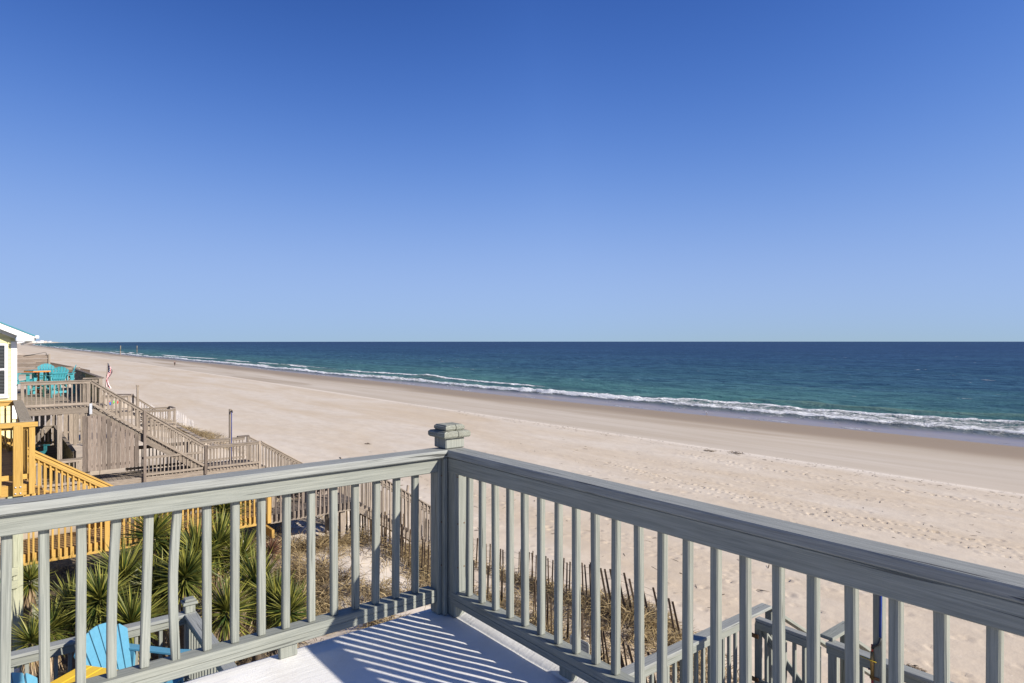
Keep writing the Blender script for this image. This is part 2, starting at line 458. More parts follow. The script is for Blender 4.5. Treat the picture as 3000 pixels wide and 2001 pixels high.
_cb = {}
def chamfer_box(L, W, T, c, mat):
    """a sawn board with eased edges, length along x, centred"""
    key = (round(L, 3), round(W, 4), round(T, 4), round(c, 4), mat.name)
    if key in _cb:
        return _cb[key]
    h = (L / 2, W / 2, T / 2)
    c = min(c, 0.3 * min(h))
    V, idx = [], {}
    for sx in (-1, 1):
        for sy in (-1, 1):
            for sz in (-1, 1):
                s = (sx, sy, sz)
                for a in range(3):
                    idx[s, a] = len(V)
                    V.append(tuple(s[i] * (h[i] if i == a else h[i] - c) for i in range(3)))
    F = []
    for a in range(3):
        b, d = (a + 1) % 3, (a + 2) % 3
        for sa in (-1, 1):
            q = []
            for sb, sd in ((-1, -1), (1, -1), (1, 1), (-1, 1)):
                s = [0, 0, 0]; s[a] = sa; s[b] = sb; s[d] = sd
                q.append(idx[tuple(s), a])
            F.append(q)
        for sb in (-1, 1):
            for sd in (-1, 1):
                q = []
                for sa, ax in ((-1, b), (1, b), (1, d), (-1, d)):
                    s = [0, 0, 0]; s[a] = sa; s[b] = sb; s[d] = sd
                    q.append(idx[tuple(s), ax])
                F.append(q)
    for sx in (-1, 1):
        for sy in (-1, 1):
            for sz in (-1, 1):
                F.append([idx[(sx, sy, sz), a] for a in range(3)])
    G = []
    for f in F:
        p = [Vector(V[i]) for i in f]
        n = (p[1] - p[0]).cross(p[2] - p[0])
        if n.dot(sum(p, Vector()) / len(p)) < 0:
            f = f[::-1]
        G.append(f)
    me = mesh_from('board', V, G, mat)
    _cb[key] = me
    return me

def board(parent, name, p0, p1, w, t, mat, up=(0, 0, 1), c=0.004, label=None):
    """board from p0 to p1: w across, t along 'up'"""
    p0, p1 = Vector(p0), Vector(p1)
    d = p1 - p0
    L = round(d.length / 0.005) * 0.005
    x = d.normalized()
    u = Vector(up)
    y = u.cross(x).normalized()
    z = x.cross(y)
    m = Matrix((x, y, z)).transposed().to_4x4()
    m.translation = (p0 + p1) / 2
    o = link(name, chamfer_box(L, w, t, c, mat), parent, m)
    if label: o['label'] = label
    return o

def post(parent, x, y, z0, z1, w, mat, name='post', d=None, c=0.006, lean=(0, 0)):
    return board(parent, name, (x, y, z0), (x + lean[0], y + lean[1], z1), w, d or w, mat, (1, 0, 0), c)

def tube_mesh(pts, rad, mat, sides=6, name='tube'):
    pts = [Vector(p) for p in pts]
    V, F = [], []
    for i, p in enumerate(pts):
        d = (pts[min(i + 1, len(pts) - 1)] - pts[max(i - 1, 0)]).normalized()
        a = d.cross(Vector((0, 0, 1)))
        if a.length < 0.05: a = d.cross(Vector((1, 0, 0)))
        a.normalize(); b = d.cross(a)
        r = rad[i] if hasattr(rad, '__len__') else rad
        for k in range(sides):
            t = 2 * math.pi * k / sides
            V.append(p + (a * math.cos(t) + b * math.sin(t)) * r)
    for i in range(len(pts) - 1):
        for k in range(sides):
            k2 = (k + 1) % sides
            F.append([i * sides + k, i * sides + k2, (i + 1) * sides + k2, (i + 1) * sides + k])
    F.append(list(range(sides))[::-1]); F.append([(len(pts) - 1) * sides + k for k in range(sides)])
    return mesh_from(name, V, F, mat, True)

def prism(outline, t, mat, name='prism'):
    """flat piece from an outline in x,y with thickness t along z"""
    n = len(outline)
    V = [(x, y, -t / 2) for x, y in outline] + [(x, y, t / 2) for x, y in outline]
    F = [list(range(n))[::-1], [n + i for i in range(n)]]
    for i in range(n):
        j = (i + 1) % n
        F.append([i, j, n + j, n + i])
    return mesh_from(name, V, F, mat)

def mat_axes(x, y, z, loc):
    m = Matrix((Vector(x), Vector(y), Vector(z))).transposed().to_4x4()
    m.translation = Vector(loc)
    return m
# ------------------------------------------------------------------ coast shape, beach, sea
def coast(y):                              # far away the shore bends out to sea
    return 1.36e-5 * np.maximum(0, np.asarray(y, float) - 1500) ** 2
def wander(y):
    y = np.asarray(y, float)
    return 0.8 * np.sin(y / 23.0 + 0.5) + 1.1 * np.sin(y / 61.0 + 2.0) + 1.6 * np.sin(y / 210.0)

PX = [-400, -60, 0, 3, 5, 7, 8.5, 9.6, 10.6, 11.6, 12.6, 14.5, 18, 30, 46, 48.6, 50.2, 60, 70, 81, 87, 107, 200, 500]
PZ = [4.6, 4.5, 4.6, 4.7, 4.95, 5.05, 4.75, 4.25, 4.05, 3.75, 3.3, 2.75, 2.45, 2.0, 1.55, 1.5, 1.22, 0.86, 0.42, 0.0, -0.35, -1.6, -4, -9]

def ground(u, y, fine=True):
    u = np.asarray(u, float); y = np.asarray(y, float)
    wd = wander(y)
    uu = u - wd * sstep(40, 75, u) - 1.2 * (vnoise(y / 9.0, y * 0 + 3.3, 5) - 0.5) * sstep(6, 9, u) * (1 - sstep(14, 20, u))
    z = np.interp(uu, PX, PZ)
    dune = sstep(-2, 3, u) * (1 - sstep(12, 17, u))
    z = z + dune * (0.9 * (fbm(u / 3.4, y / 4.2, 21, 3) - 0.5))
    # hummock held by the far sand fence, low sandy shoulder beside it
    z = z + 0.75 * np.exp(-(((u - 12.0) / 1.5) ** 2 + ((y - 10.4) / 1.9) ** 2)) - 0.35 * np.exp(-(((u - 10.4) / 0.8) ** 2 + ((y - 8.6) / 1.2) ** 2))
    far = sstep(1800, 4500, y) * (1 - sstep(-60, 40, u))
    z = z + far * 5.0
    if fine:
        dry = sstep(13, 18, u) * (1 - sstep(47, 50, uu))
        z = z + dry * (0.09 * (fbm(u / 3.6, y / 6.5, 31, 3) - 0.5) + 0.02 * (fbm(u / 0.55, y / 0.8, 41, 2) - 0.5))
        z = z + (dune + 0.3 * dry) * 0.05 * (fbm(u / 0.5, y / 0.5, 51, 2) - 0.5)
    return z

def veg_density(u, y):
    """how thickly grass and litter cover the dune"""
    u = np.asarray(u, float); y = np.asarray(y, float)
    n = fbm(u / 1.5, y / 1.7, 61, 3)
    d = np.zeros_like(n)
    main = sstep(2.2, 3.6, u) * (1 - sstep(8.6, 9.6, u + 1.5 * (n - 0.5))) * sstep(5.5, 7.0, y) * (1 - sstep(15.0, 17.4, y + 2 * (n - 0.5)))
    d = np.maximum(d, main * sstep(0.30, 0.46, n))
    bare = np.exp(-(((u - 7.5) / 1.15) ** 2 + ((y - 14.9) / 1.9) ** 2) * 1.2)
    d = d * (1 - np.clip(1.5 * bare, 0, 0.97))
    d = np.maximum(d, 1.1 * np.exp(-(((u - 12.0) / 1.25) ** 2 + ((y - 10.6) / 2.2) ** 2) * 1.3) * sstep(0.25, 0.4, n))
    d = np.maximum(d, 0.9 * np.exp(-(((u - 9.4) / 0.7) ** 2)) * sstep(5, 7, y) * (1 - sstep(19, 21, y)) * sstep(0.40, 0.62, n))
    d = np.maximum(d, 0.8 * np.exp(-(((u - 11.6) / 0.6) ** 2)) * sstep(6, 8, y) * (1 - sstep(19, 21, y)) * sstep(0.44, 0.66, n))
    d = np.maximum(d, 0.7 * np.exp(-(((u - 9.2) / 1.0) ** 2 + ((y - 6.8) / 1.2) ** 2)) * sstep(0.3, 0.5, n))
    d = np.maximum(d, 1.0 * np.exp(-(((u - 11.6) / 1.8) ** 2 + ((y - 54.5) / 6.0) ** 2)) * sstep(0.3, 0.5, n))
    d = np.maximum(d, 0.75 * sstep(4, 5.5, u) * (1 - sstep(8.2, 9.6, u)) * sstep(16.5, 18, y) * (1 - sstep(24.5, 26, y)) * sstep(0.40, 0.6, n))
    return np.clip(d, 0, 1)

def grow(a, step, k, end):
    out = [a]
    while out[-1] < end:
        out.append(out[-1] + step); step *= k
    return out

us = np.array([-400, -200, -120, -80, -55, -40, -30, -22, -16, -12, -9, -7, -5.5] + list(np.arange(-4.5, 2, 0.5)) + list(np.arange(2, 13, 0.2)) + list(np.arange(13, 48, 0.115))
              + list(np.arange(48, 100, 0.6)) + grow(100, 3, 1.3, 500))
ys = np.array(sorted([-v for v in grow(8, 2, 1.25, 400)]) + list(np.arange(-7.5, 3, 0.4)) + list(np.arange(3, 33, 0.115)) + list(np.arange(33, 64, 0.3)) + list(np.arange(64, 160, 1.2)) + grow(161, 3, 1.05, 7000))
U, Y = np.meshgrid(us, ys, indexing='ij')
Z = ground(U, Y)

def stamp(px, py, ang, L, W, dep):
    i0, i1 = np.searchsorted(us, px - 0.6), np.searchsorted(us, px + 0.6)
    j0, j1 = np.searchsorted(ys, py - 0.6), np.searchsorted(ys, py + 0.6)
    if i1 - i0 < 2 or j1 - j0 < 2: return
    a = U[i0:i1, j0:j1] - px; b = Y[i0:i1, j0:j1] - py
    ca, sa = math.cos(ang), math.sin(ang)
    p, q = (a * ca + b * sa) / L, (-a * sa + b * ca) / W
    r2 = p * p + q * q
    Z[i0:i1, j0:j1] += dep * (-np.exp(-r2 * 1.6) + 0.55 * np.exp(-(r2 - 1.7) ** 2 * 1.2))

def trail(x0, y0, x1, y1, dep=0.06, wob=0.6, stride=0.68):
    n = int(math.hypot(x1 - x0, y1 - y0) / stride)
    ang = math.atan2(y1 - y0, x1 - x0)
    ph = random.random() * 9
    for k in range(n):
        t = k / max(1, n - 1)
        o = wob * math.sin(t * 7 + ph) + (0.13 if k % 2 else -0.13)
        stamp(x0 + (x1 - x0) * t - math.sin(ang) * o, y0 + (y1 - y0) * t + math.cos(ang) * o, ang + random.uniform(-.25, .25),
              random.uniform(.14, .20), random.uniform(.09, .12), dep * random.uniform(.6, 1.2))

for a in ((34.5, 32, 32.5, 3), (35.3, 33, 33.0, 3), (33.6, 30, 31.6, 4), (36.2, 34, 34.5, 4), (30, 24, 28, 3), (20, 30, 24, 3), (22, 33, 19, 5), (17, 26, 26, 4), (43, 33, 44, 4),
          (44.5, 33, 43, 4), (16.5, 20, 18.5, 4), (25, 33, 30, 16), (15.5, 13, 30, 9), (19, 12, 38, 20), (18, 9, 26, 3), (38.5, 33, 40, 5), (27, 12, 22, 33)):
    trail(*a, dep=random.uniform(.095, .12) if a[0] in (34.5, 35.3, 33.6, 44.5) else random.uniform(.04, .058))
for _ in range(300):
    x, y = random.uniform(14.5, 46), random.uniform(3, 40)
    stamp(x, y, random.uniform(0, 3.1), random.uniform(.12, .3), random.uniform(.09, .2), random.uniform(.02, .055))

wd = wander(Y)
s0 = U - wd * sstep(40, 75, U)
smooth = sstep(48.4, 50.5, s0 + 1.2 * (fbm(Y / 11, U / 8, 8, 2) - .5))
wet = sstep(63, 74, s0 + 7 * (fbm(Y / 26.0, U / 9, 71, 3) - .5))
wet = np.maximum(wet, 0.45 * smooth * sstep(0.55, 0.68, fbm(U / 6, Y / 40, 77, 3)))
pale = np.exp(-((s0 - 48.9) / 0.9) ** 2) * 0.75 + 0.5 * np.exp(-((s0 - 8.0) / 2.5) ** 2) * (Y > 8) * (Y < 20)
veg = veg_density(U, Y)
bed = (1 - sstep(3.6, 5.0, U)) * sstep(4.0, 6.0, Y) * (1 - sstep(24, 26, Y)) * sstep(-8, -6, U)
veg = np.maximum(veg * 0.85, bed * 0.9)

def grid_mesh(name, X, Yg, Zg, mat, attrs):
    n, m = X.shape
    co = np.stack([X, Yg, Zg], -1).reshape(-1, 3).astype(np.float32)
    i = np.arange(n * m).reshape(n, m)
    f = np.stack([i[:-1, :-1], i[1:, :-1], i[1:, 1:], i[:-1, 1:]], -1).reshape(-1, 4)
    me = bpy.data.meshes.new(name)
    me.vertices.add(len(co)); me.vertices.foreach_set('co', co.ravel())
    me.loops.add(f.size); me.loops.foreach_set('vertex_index', f.ravel().astype(np.int32))
    me.polygons.add(len(f))
    me.polygons.foreach_set('loop_start', np.arange(0, f.size, 4, dtype=np.int32))
    me.polygons.foreach_set('loop_total', np.full(len(f), 4, np.int32))
    me.polygons.foreach_set('use_smooth', np.ones(len(f), bool))
    me.materials.append(mat)
    for k, v in attrs.items():
        a = me.attributes.new(k, 'FLOAT', 'POINT')
        a.data.foreach_set('value', v.reshape(-1).astype(np.float32))
    me.update(calc_edges=True)
    me.validate()
    return me

beach = link('beach', grid_mesh('beach', U + coast(Y), Y, Z, M['sand'], {'wet': wet, 'veg': veg, 'smooth': smooth, 'pale': pale}))
tag(beach, 'pale sandy beach with footprints running from the dune to the sea', kind='structure')

su = np.array(list(np.arange(71, 80, 0.7)) + list(np.arange(80, 120, 0.33)) + list(np.arange(120, 300, 1.1)) + grow(301, 3, 1.06, 1500) + grow(1600, 120, 1.25, 70000))
sy = np.array(sorted([-v for v in grow(12, 3, 1.25, 70000)]) + list(np.arange(-10, 230, 0.62)) + list(np.arange(230, 620, 2.6)) + grow(622, 4, 1.05, 7500) + grow(8000, 600, 1.3, 70000))
SU, SY = np.meshgrid(su, sy, indexing='ij')
s = SU - 81 - wander(SY)
nz = lambda k, sc: vnoise(SY / sc, SY * 0 + k, 80 + k) - .5
line = 7.2 + 2.4 * nz(1, 31.0) + 1.5 * nz(2, 9.0) + 0.9 * nz(3, 3.2) - 3.5 * sstep(120, 200, SY)      # landward edge of the bore
width = 5.0 + 8.5 * (1 - sstep(42, 90, SY)) + 5.0 * nz(4, 22.0) + 2.0 * nz(5, 7.0)
back = line + np.maximum(width, 3.0)
t = np.clip((s - line) / (back - line), 0, 1.6)
amp = np.clip(0.98 + 0.5 * (fbm(SY / 17.0, SU / 40, 85, 3) - .5), .6, 1.1)
main = sstep(-.02, .06, t) * (1 - sstep(.75, 1.15, t))
crest = np.exp(-((s - line - 1.6) / 1.7) ** 2)
g2 = sstep(0.40, 0.60, fbm(SY / 34.0, SY * 0 + 7, 88, 2))
second = g2 * np.exp(-((s - back + 2.2) / 1.8) ** 2)
foam = np.maximum(main * (0.84 - 0.30 * t) * amp, np.maximum(crest * 0.95 * amp, second * 0.92))
lone = sstep(0.52, 0.60, fbm(SY / 40.0, SY * 0 + 17, 98, 2)) * np.exp(-((s - 20 - 3 * nz(6, 30.0)) / 1.8) ** 2) * sstep(90, 130, SY)
foam = np.maximum(foam, lone * .95)
d3 = s - 25
foam = np.maximum(foam, sstep(160, 320, SY) * sstep(0.42, 0.6, fbm(SY / 70.0, SY * 0 + 2, 91, 2)) * np.exp(-(d3 / 3.0) ** 2) * 0.85)
foam = np.maximum(foam, 0.46 * sstep(2.0, 5, s) * (1 - sstep(line, line + 2, s)) * sstep(0.5, 0.7, fbm(SU / 2.2, SY / 8.0, 93, 3)))
foam = np.maximum(foam, 0.70 * np.exp(-((s - 0.7) / 0.5) ** 2) * sstep(0.48, 0.6, vnoise(SY / 6, SY * 0, 95)))
swash = 1 - sstep(line - 4.0, line + 3.0, s)
deep = np.clip(np.log1p(np.maximum(s, 0) / 60) / math.log(51), 0, 1)
near = 1 - sstep(450, 1400, SU)
hz = sstep(6, 30, s) * near * (0.34 * (fbm(SU / 13.0, SY / 46.0, 101, 3) - .5) * 2 + 0.22 * (fbm(SU / 4.2 + SY / 14, SY / 8.0, 103, 3) - .5) * 2)
green = np.exp(-((s - back - 5 - 5 * vnoise(SY / 26, SY * 0, 4)) / 2.6) ** 2) * sstep(.45, .7, vnoise(SY / 21.0, SY * 0 + 5, 107))
hz = hz + 0.42 * green
hz = hz * (1 - .6 * main) + (crest * .8 + main * .25 + second * .8 + lone * .7) * (0.25 + 0.45 * fbm(SU / 1.1, SY / 1.4, 105, 3))
SZ = 0.03 * sstep(-3, 3, s) + hz
deep = deep * (1 - 0.9 * green)
sea = link('sea', grid_mesh('sea', SU + coast(SY), SY, SZ, M['sea'], {'foam': foam, 'deep': deep, 'swash': swash}))
tag(sea, 'blue green sea with white surf breaking along the beach', kind='structure')

def gz(x, y):
    return float(ground(np.array([x - float(coast(y))]), np.array([y]))[0])
# ------------------------------------------------------------------ timber structures
def rail_run(root, p0, p1, z0, z1, h, pitch, mat, cap_mat=None, cap_w=0.14, outer=(0, -1), bal_front=False, bal_low=0.10, low_rail=0.09,
             posts=(), post_w=0.09, post_low=0.0, first=0.0, wob=0.0, cap_ext=(0, 0), skip=None, cap=True, double_low=False, bal_w=0.038, post_top=0.0):
    """one straight (or raking) run of railing; z0/z1 are floor heights at its ends, 'outer' points to the viewer's side"""
    a, b = Vector((*p0, 0)), Vector((*p1, 0))
    dv = b - a; L = dv.length; dn = dv / L
    o = Vector((*outer, 0))
    za, zb = z0, z1
    def P(t, dz, off=0.0):
        q = a + dn * t + o * off
        return (q.x, q.y, za + (zb - za) * t / L + dz)
    if cap:
        board(root, 'handrail', P(-cap_ext[0], h - .019), P(L + cap_ext[1], h - .019), cap_w, .038, cap_mat or (M['sage_cap'] if mat is SG else mat), c=.006)
    roff = 0.0 if bal_front else 0.03
    boff = 0.042 if bal_front else -0.006
    board(root, 'top_rail', P(0, h - .038 - .046, roff), P(L, h - .038 - .046, roff), .033, .088, mat)
    if low_rail is not None:
        if double_low:
            board(root, 'bottom_rail', P(0, low_rail + .019, 0), P(L, low_rail + .019, 0), .09, .036, mat)
            board(root, 'bottom_rail', P(0, low_rail + .057, 0), P(L, low_rail + .057, 0), .09, .036, mat)
        else:
            board(root, 'bottom_rail', P(0, low_rail + .044, roff), P(L, low_rail + .044, roff), .033, .088, mat)
    n = int((L - first) / pitch)
    for k in range(n + 1):
        t = first + k * pitch
        if t < 0.02 or t > L - 0.02: continue
        if skip and skip[0] < t < skip[1]: continue
        if any(abs(t - pt) < post_w * .75 for pt in posts): continue
        l1 = random.uniform(-wob, wob); l2 = random.uniform(-wob, wob)
        top = h - .04 if bal_front else h - .045
        p = P(t, bal_low, boff); q = P(t + l1, top, boff + l2 * .3)
        board(root, 'baluster', p, q, bal_w, bal_w, mat, (1, 0, 0), .004)
    for t in posts:
        p = P(t, post_low, 0); q = P(t, h - .04 + post_top, 0)
        board(root, 'post', p, q, post_w, post_w, mat, (1, 0, 0), .006)

def deck_boards(root, x0, x1, y0, y1, z, mat, along='x', w=.14, gap=.006, name='deck_board'):
    if along == 'x':
        y = y0
        while y + w <= y1 + 1e-6:
            board(root, name, (x0, y + w / 2, z - .018), (x1, y + w / 2, z - .018), w - gap, .036, mat); y += w
    else:
        x = x0
        while x + w <= x1 + 1e-6:
            board(root, name, (x + w / 2, y0, z - .018), (x + w / 2, y1, z - .018), w - gap, .036, mat); x += w

def post_cap(root, x, y, z, s, mat):
    """two stacked moulded blocks with chamfered shoulders"""
    def block(w, hgt, zc, ch, name):
        V, F = [], []
        rings = [(w / 2 - ch * .7, 0), (w / 2, ch), (w / 2, hgt - ch), (w / 2 - ch, hgt)]
        for hw, zz in rings:
            V += [(-hw, -hw, zz), (hw, -hw, zz), (hw, hw, zz), (-hw, hw, zz)]
        for i in range(3):
            for k in range(4):
                F.append([i * 4 + k, i * 4 + (k + 1) % 4, i * 4 + 4 + (k + 1) % 4, i * 4 + 4 + k])
        F.append([3, 2, 1, 0]); F.append([12, 13, 14, 15])
        m = Matrix.Translation((x, y, zc))
        link(name, mesh_from('post_cap', V, F, mat), root, m)
    block(s * 1.42, s * .30, z, s * .075, 'post_cap')
    block(s * 1.02, s * .27, z + s * .303, s * .085, 'post_cap')

# ---- our own balcony: white coated floor with a raised lip on the seaward side
FZ = H - 1.65
LZ0 = H - 4.25
floor = thing('balcony_floor', 'white coated balcony floor with raised seaward lip under the grey green railing', 'balcony', (0, 0, FZ))
xs = [-1.7 + i * .1 for i in range(39)] + [2.160, 2.168, 2.176, 2.19, 2.225, 2.262]
yv = [-1.6 + i * .1 for i in range(50)] + [3.35, 3.40, 3.44, 3.457]
V, F = [], []
for i, x in enumerate(xs):
    for j, y in enumerate(yv):
        n = float(fbm(x * 1.4, y * 1.4, 5, 3)) - .5
        z = 0.006 * n + (0.026 * float(sstep(2.165, 2.225, x)) + .004 * (float(vnoise(x * 9, y * 7, 3)) - .5)) - .004 * (y > 3.45) - .005 * (abs(x - 2.168) < .002)
        ex = x + (0.010 * (float(vnoise(y * 6, 1, 9)) - .5) if x > 2.24 else 0)
        V.append((ex, y, z))
nx, ny = len(xs), len(yv)
for i in range(nx - 1):
    for j in range(ny - 1):
        F.append([i * ny + j, (i + 1) * ny + j, (i + 1) * ny + j + 1, i * ny + j + 1])
base = len(V)
edge = [i * ny + ny - 1 for i in range(nx)] + [(nx - 1) * ny + j for j in range(ny - 2, -1, -1)]
for e in edge: V.append((V[e][0], V[e][1], -.19))
for k in range(len(edge) - 1):
    F.append([edge[k], edge[k + 1], base + k + 1, base + k])
link('coated_floor', mesh_from('coated_floor', V, F, M['membrane'], True), floor, Matrix.Translation((0, 0, FZ)))
board(floor, 'rim_board', (-1.7, 3.425, FZ - .20), (2.24, 3.425, FZ - .20), .04, .28, M['sage'])
board(floor, 'rim_board', (2.232, -1.6, FZ - .20), (2.232, 3.40, FZ - .20), .04, .28, M['sage'])

post(floor, 2.0, 3.2, LZ0, FZ - .2, .14, M['green_wood'], 'support_post'); post(floor, 2.0, -1.2, LZ0, FZ - .2, .14, M['green_wood'], 'support_post')
rl = thing('balcony_railing', 'grey green painted railing with capped corner post round the white balcony floor', 'railing', (2.14, 3.33, FZ))
XC, YC = 2.142, 3.327
SG = M['sage']
CB = FZ + .952                                 # underside of the handrails
board(rl, 'handrail', (-1.4, YC - .036 + .068, CB + .022), (XC + .128, YC - .036 + .068, CB + .022), .136, .044, M['sage_cap'], c=.007)
board(rl, 'handrail', (XC - .010 + .066, -1.3, CB + .0225), (XC - .010 + .066, YC - .025, CB + .0225), .132, .043, M['sage_cap'], c=.007)
board(rl, 'top_rail', (-1.4, YC + .0215, CB - .045), (XC - .053, YC + .0215, CB - .045), .043, .089, SG)
board(rl, 'top_rail', (XC + .016, -1.3, CB - .045), (XC + .016, YC - .022, CB - .045), .032, .089, SG)
for zz in (.094, .133):
    board(rl, 'bottom_rail', (-1.4, YC + .064, FZ + zz), (XC - .053, YC + .064, FZ + zz), .092, .038, SG, c=.003)
    board(rl, 'bottom_rail', (XC + .046, -1.3, FZ + zz), (XC + .046, YC - .022, FZ + zz), .092, .038, SG, c=.003)
k = 0
while 1.969 - .1285 * k > -1.35:
    x = 1.969 - .1285 * k + random.uniform(-.003, .003)
    lean = random.uniform(-.004, .004) + (.010 if k in (11, 12) else 0)
    a, b = Vector((x - lean, YC + .064, FZ + .152)), Vector((x + lean, YC + .064, CB))
    if k in (10, 12):                                          # two balusters have warped
        bw = .020 if k == 10 else .009
        V, F, hw, cc = [], [], .0187, .0045
        ring = [(-hw, -hw + cc), (-hw + cc, -hw), (hw - cc, -hw), (hw, -hw + cc), (hw, hw - cc), (hw - cc, hw), (-hw + cc, hw), (-hw, hw - cc)]
        for i in range(9):
            t = i / 8; q = a.lerp(b, t); q.x += (.006 if k == 10 else .003) * (1 - 2 * t) * -1 - bw * math.sin(math.pi * t)
            V += [(q.z - (a.z + b.z) / 2, q.y - YC - .064 + v, -(q.x - x + u)) for u, v in ring]
        F = [[i * 8 + j, i * 8 + (j + 1) % 8, i * 8 + 8 + (j + 1) % 8, i * 8 + 8 + j] for i in range(8) for j in range(8)] + [list(range(8))[::-1], [64 + j for j in range(8)]]
        link('baluster', mesh_from('baluster', V, F, SG), rl, mat_axes((0, 0, 1), (0, 1, 0), (-1, 0, 0), (x, YC + .064, (a.z + b.z) / 2)))
    else:
        board(rl, 'baluster', a, b, .0375, .0375, SG, (1, 0, 0), .005)
    k += 1
k = 0
while 3.147 - .1285 * k > -1.25:
    y = 3.147 - .1285 * k + random.uniform(-.003, .003)
    lean = random.uniform(-.004, .004)
    board(rl, 'baluster', (XC + .050, y - lean, FZ + .152), (XC + .050, y + lean, CB), .0355, .0355, SG, (1, 0, 0), .0055); k += 1
post(rl, XC - .007, YC + .047, FZ + .004, CB, .09, SG)                       # paired corner posts
post(rl, XC + .047, YC - .052, FZ + .004, CB, .09, SG)
board(rl, 'corner_strip', (XC - .018, YC - .020, FZ + .004), (XC - .018, YC - .020, CB - .002), .026, .026, SG, (1, 0, 0), .004)
post(rl, XC + .062, YC + .054, CB + .046, CB + .112, .136, SG)
post_cap(rl, XC + .062, YC + .054, CB + .112, .134, M['end_grain'])
for (x, y, nx_, ny_) in ((XC + .024, YC - .0965, 0, -1), (XC + .07, YC - .0965, 0, -1), (XC - .028, YC + .0015, 0, -1), (XC - .0, YC + .0015, 0, -1)):
    for zz in (.30, .56, .84):
        link('nail', tube_mesh([(x, y, FZ + zz), (x + nx_ * .002, y + ny_ * .002, FZ + zz)], .0045, M['rust'], 6), rl, Matrix())
board(rl, 'rail_foot', (1.205, YC + .066, FZ + .002), (1.205, YC + .066, FZ + .075), .038, .092, SG, (1, 0, 0))
board(rl, 'rail_foot', (-.4, YC + .066, FZ + .002), (-.4, YC + .066, FZ + .075), .038, .092, SG, (1, 0, 0))
board(rl, 'rail_foot', (XC + .05, 2.305, FZ + .012), (XC + .05, 2.305, FZ + .075), .092, .038, SG, (1, 0, 0))
board(rl, 'rail_foot', (XC + .05, .6, FZ + .012), (XC + .05, .6, FZ + .075), .092, .038, SG, (1, 0, 0))

# ---- our lower deck (left) and the walkway with its gate (right)
LZ = H - 4.25
ld = thing('lower_deck', 'grey green lower deck of boards below the balcony holding the blue chairs', 'deck', (1.9, 8.6, LZ))
deck_boards(ld, -3.2, 1.9, 3.4, 8.7, LZ, SG)
deck_boards(ld, 1.905, 7.25, 2.2, 4.4, LZ, SG)
board(ld, 'rim_board', (-3.2, 8.72, LZ - .12), (1.9, 8.72, LZ - .12), .04, .24, SG)
board(ld, 'rim_board', (1.925, 4.42, LZ - .12), (1.925, 8.72, LZ - .12), .04, .24, SG)
board(ld, 'rim_board', (1.95, 4.43, LZ - .12), (7.25, 4.43, LZ - .12), .04, .24, SG)
for (x, y) in ((1.8, 8.6), (-1, 8.6), (1.8, 4.5), (7.1, 4.3), (4.5, 4.3)):
    post(ld, x, y, gz(x, y) - .3, LZ - .04, .15, M['green_wood'], 'pile')
lr = thing('lower_deck_railing', 'grey green railing with capped corner post behind the yellow table', 'railing', (1.87, 8.62, LZ))
rail_run(lr, (-3.1, 8.66), (1.82, 8.66), LZ, LZ, .95, .128, SG, first=.05, posts=(0.6, 2.8), cap_ext=(0, .12))
rail_run(lr, (1.87, 4.5), (1.87, 8.59), LZ, LZ, .95, .128, SG, outer=(-1, 0), first=.05, cap_ext=(0, 0), posts=(2.0,))
post(lr, 1.87, 8.66, LZ, LZ + .91, .10, SG)
post(lr, 1.87, 8.66, LZ + .951, LZ + 1.05, .115, SG)
post_cap(lr, 1.87, 8.66, LZ + 1.05, .115, SG)
wr = thing('walkway_railing', 'grey green railing beside the walkway to the dune, below the right handrail', 'railing', (7.2, 4.35, LZ))
rail_run(wr, (1.95, 4.37), (7.14, 4.37), LZ, LZ, .95, .128, SG, first=.08, posts=(2.6, 5.15), cap_ext=(0, .45))
rail_run(wr, (7.2, -3.0), (7.2, 3.42), LZ, LZ, .95, .128, SG, outer=(-1, 0), first=.05, posts=(6.36, 4.2, 2.0))
board(wr, 'handrail', (7.2, 3.44, LZ + .972), (7.75, 3.44, LZ + .972), .14, .038, SG)
for yy in (4.37, 3.44):
    board(wr, 'handrail', (7.62, yy, LZ + .90), (11.0, yy, LZ - 1.15), .14, .038, SG)
    post(wr, 7.66, yy, LZ - .3, LZ + .9, .09, SG)
    post(wr, 10.9, yy, gz(10.9, yy) - .2, LZ - 1.1, .09, SG)
gt = thing('deck_gate', 'grey green slatted gate with rusty hinges between walkway posts', 'gate', (7.2, 3.9, LZ))
rail_run(gt, (7.19, 3.52), (7.19, 4.27), LZ + .03, LZ + .03, .90, .115, SG, outer=(-1, 0), first=.055, cap_w=.09, posts=())
board(gt, 'brace', (7.22, 3.54, LZ + .16), (7.22, 4.25, LZ + .80), .03, .085, SG)
post(gt, 7.19, 4.25, LZ + .06, LZ + .85, .085, SG, 'stile', .04); post(gt, 7.19, 3.54, LZ + .06, LZ + .85, .085, SG, 'stile', .04)
for zz in (.2, .72):
    board(gt, 'hinge', (7.136, 4.22, LZ + zz), (7.136, 4.34, LZ + zz), .05, .012, M['rust'], (1, 0, 0), .002)
board(gt, 'latch', (7.135, 3.47, LZ + .74), (7.135, 3.57, LZ + .74), .03, .016, M['galv'], (1, 0, 0), .003)
st = thing('beach_stairs', 'grey green steps going down from the gate towards the dune', 'stairs', (7.3, 3.9, LZ))
for i in range(12):
    board(st, 'tread', (7.45 + .27 * i, 3.48, LZ - .17 * (i + 1)), (7.45 + .27 * i, 4.33, LZ - .17 * (i + 1)), .27, .038, SG)
for yy in (3.46, 4.35):
    board(st, 'stringer', (7.25, yy, LZ - .17), (10.7, yy, LZ - 2.3), .04, .26, SG)

